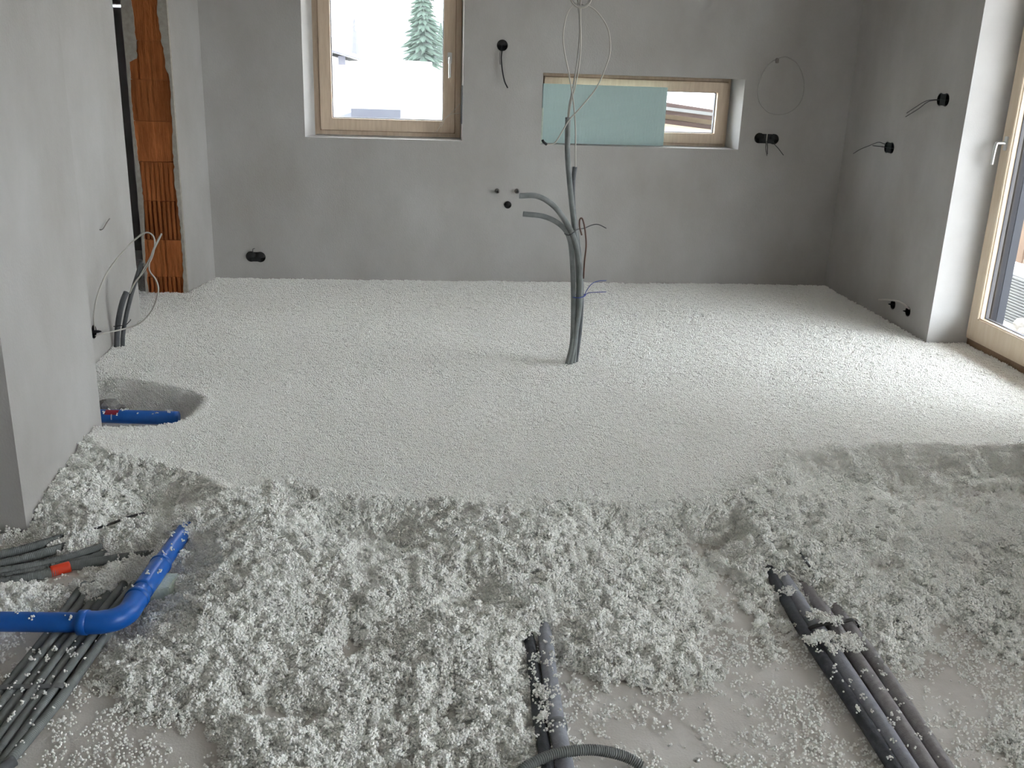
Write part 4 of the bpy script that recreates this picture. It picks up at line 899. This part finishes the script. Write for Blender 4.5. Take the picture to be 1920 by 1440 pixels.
# tarpaulin stack below the tall window
td = 12.0
t0 = far(634, 203, td); t1 = far(662, 221, td); t2 = far(748, 222, td); t3 = far(660, 208, td)
tr_ = empty('covered_stack', ((t0.x + t2.x) / 2, td, GZ), 'low stack under a blue-grey tarpaulin outside the tall window', 'material stack')
MB().box((t1.x, td, GZ), (t2.x, td + 1.0, t2.z + .02)).build('stack_body', RENDERW, tr_)
MB().box((t1.x - .02, td - .03, t2.z - .02), (t2.x + .02, td + 1.05, t2.z + .10)).build('tarpaulin', TARP, tr_)
MB().add([(t0.x, td + .2, t0.z - .10), (t1.x, td, t2.z - .02), (t1.x, td, t2.z + .06), (t0.x + .1, td + .2, t0.z), (t0.x, td + 1, t0.z - .10), (t1.x, td + 1, t2.z - .02), (t1.x, td + 1, t2.z + .06), (t0.x + .1, td + 1, t0.z)], [(0, 1, 2, 3), (7, 6, 5, 4), (0, 4, 5, 1), (1, 5, 6, 2), (2, 6, 7, 3), (3, 7, 4, 0)]).build('tarpaulin_flap', TARP, tr_)
# shed with brown beams behind the long window
sd_ = 9.5
def quadbeam(l, y0, y1, name, material, parent):
    f = [ony(a, b, y0) for a, b in l]; g = [Vector((p.x, y1, p.z)) for p in f]
    return MB().hexa(f, g).build(name, material, parent)
s0 = ony(1180, 260, sd_); s1 = ony(1420, 260, sd_)
sh = empty('garden_shed', ((s0.x + s1.x) / 2, sd_, GZ), 'cream shed with sloping brown beams seen through the long window', 'shed')
wl = [ony(1420, 232, sd_ + .08), ony(1120, 190, sd_ + .08)]; wl = [Vector((wl[1].x, sd_ + .08, GZ - .02)), Vector((wl[0].x, sd_ + .08, GZ - .02))] + wl
MB().hexa(wl, [Vector((p_.x, sd_ + 2.5, p_.z)) for p_ in wl]).build('wall', CREAM, sh)
quadbeam([(1120, 198), (1420, 236), (1420, 219), (1120, 172)], sd_ - .2, sd_ + .3, 'roof_edge', BEAM, sh)
quadbeam([(1120, 190), (1420, 228), (1420, 222), (1120, 184)], sd_ - .24, sd_ - .2, 'fascia_board', GREYPANEL, sh)
quadbeam([(1120, 216), (1420, 254), (1420, 246), (1120, 207)], sd_ - .02, sd_ + .08, 'cross_beam', BEAM, sh)
q0 = ony(1180, 205, 30); q1 = ony(1420, 120, 30)
wh = empty('white_house', ((q0.x + q1.x) / 2, 30, GZ), 'white house wall behind the shed in the long window', 'house')
MB().box((q0.x - 2, 30, GZ), (q1.x + 2, 36, q1.z + 2)).build('wall', RENDERW, wh)
for a, b, c_, d_ in ((1246, 1275, 175, 180), (1298, 1320, 179, 184), (1332, 1338, 184, 196)):
    u0 = ony(a, d_, 29.97); u1 = ony(b, c_, 29.97); MB().box((u0.x, 29.95, u0.z), (u1.x, 30.02, u1.z)).build('house_window', GREYPANEL, wh)
# fence, ribbed board and stones outside the balcony door
fx = 6.3
fe = empty('timber_fence', (fx, 7.5, GZ), 'fence of upright orange timber boards outside the balcony door', 'fence')
z1 = onx(1905, 300, fx).z
for k in range(60):
    y = 4.0 + k * 0.155
    link('fence_board', bpy.data.meshes['fence_board'] if k else MB().box((-.012, -.066, 0), (.012, .066, 1.75)).build('fence_board').data, FENCE if k == 0 else None, fe)
fb = [o for o in bpy.data.objects if o.name.startswith('fence_board') and o.parent == fe]
for o in [o for o in bpy.data.objects if o.name.startswith('fence_board') and o.parent is None]: bpy.data.objects.remove(o)
for k, o in enumerate(fb): o.parent = fe; o.matrix_parent_inverse = Matrix(); o.location = (0.01 * (k % 2), 4.0 + k * 0.155 - 7.5, 0.03)
for zz in (0.35, 1.4): MB().box((fx + .02, 3.9, GZ + zz), (fx + .07, 13.3, GZ + zz + .09)).build('fence_rail', FENCE, fe)
pr = [onx(a, b, 4.75) for a, b in ((1872, 625), (1908, 640), (1915, 520), (1895, 510))]
rb = empty('ribbed_board', (4.75, pr[0].y, GZ), 'pale grey ribbed board standing outside behind the balcony door', 'board')
MB().box((4.75, pr[1].y - .1, GZ), (4.79, pr[0].y + .25, pr[2].z)).build('board_panel', GREYPANEL, rb)
nrib = 16; zlo, zhi = GZ + .01, pr[2].z
for k in range(nrib):
    z = zlo + (zhi - zlo) * k / nrib; MB().box((4.735, pr[1].y - .1, z), (4.75, pr[0].y + .25, z + (zhi - zlo) / nrib * .5)).build('rib', GREYPANEL, rb)
for k, (a_, b_) in enumerate(((1908, 600), (1919, 575), (1917, 618), (1925, 640))):
    o = rock('stone', onz(a_, b_, GZ) + Vector((0, 0, .03)), (.05 + .01 * k,) * 3, RUBBLE, 60 + k)
    tag(o, 'rough stone lying in the mud outside the balcony door', 'stone', 'stones outside the balcony door')

# wooded hill far behind
hl = MB(); rh = np.random.default_rng(4); n_ = 60; v = []
for k in range(n_ + 1):
    x = -160 + 260 * k / n_; z = 6 + 16 * (0.5 + 0.5 * math.sin(k * 0.13 + 1.2)) + rh.uniform(-1.2, 1.2)
    v += [(x, 330, GZ), (x, 345, z), (x, 460, GZ)]
hl.add(v, [(3 * k, 3 * k + 3, 3 * k + 4, 3 * k + 1) for k in range(n_)] + [(3 * k + 1, 3 * k + 4, 3 * k + 5, 3 * k + 2) for k in range(n_)])
ho = hl.build('hills', mat('hill_forest', (0.05, 0.06, 0.065), (0.065, 0.075, 0.085), 0.05, 0.95)); ho['kind'] = 'structure'

# mist over the fields beyond the house
hz_ = MB().box((-120, 24, GZ + 0.01), (120, 420, 38)).build('mist', None)
mm, n, l, b = nt('mist'); n.remove(b)
vsn = n.new('ShaderNodeVolumeScatter'); vsn.inputs['Color'].default_value = (0.97, 0.98, 1.0, 1); vsn.inputs['Density'].default_value = 0.00035
l.new(vsn.outputs[0], n['Material Output'].inputs['Volume']); hz_.data.materials.append(mm)
tag(hz_, 'thin white mist hanging over the fields behind the house', 'mist', kind='stuff')
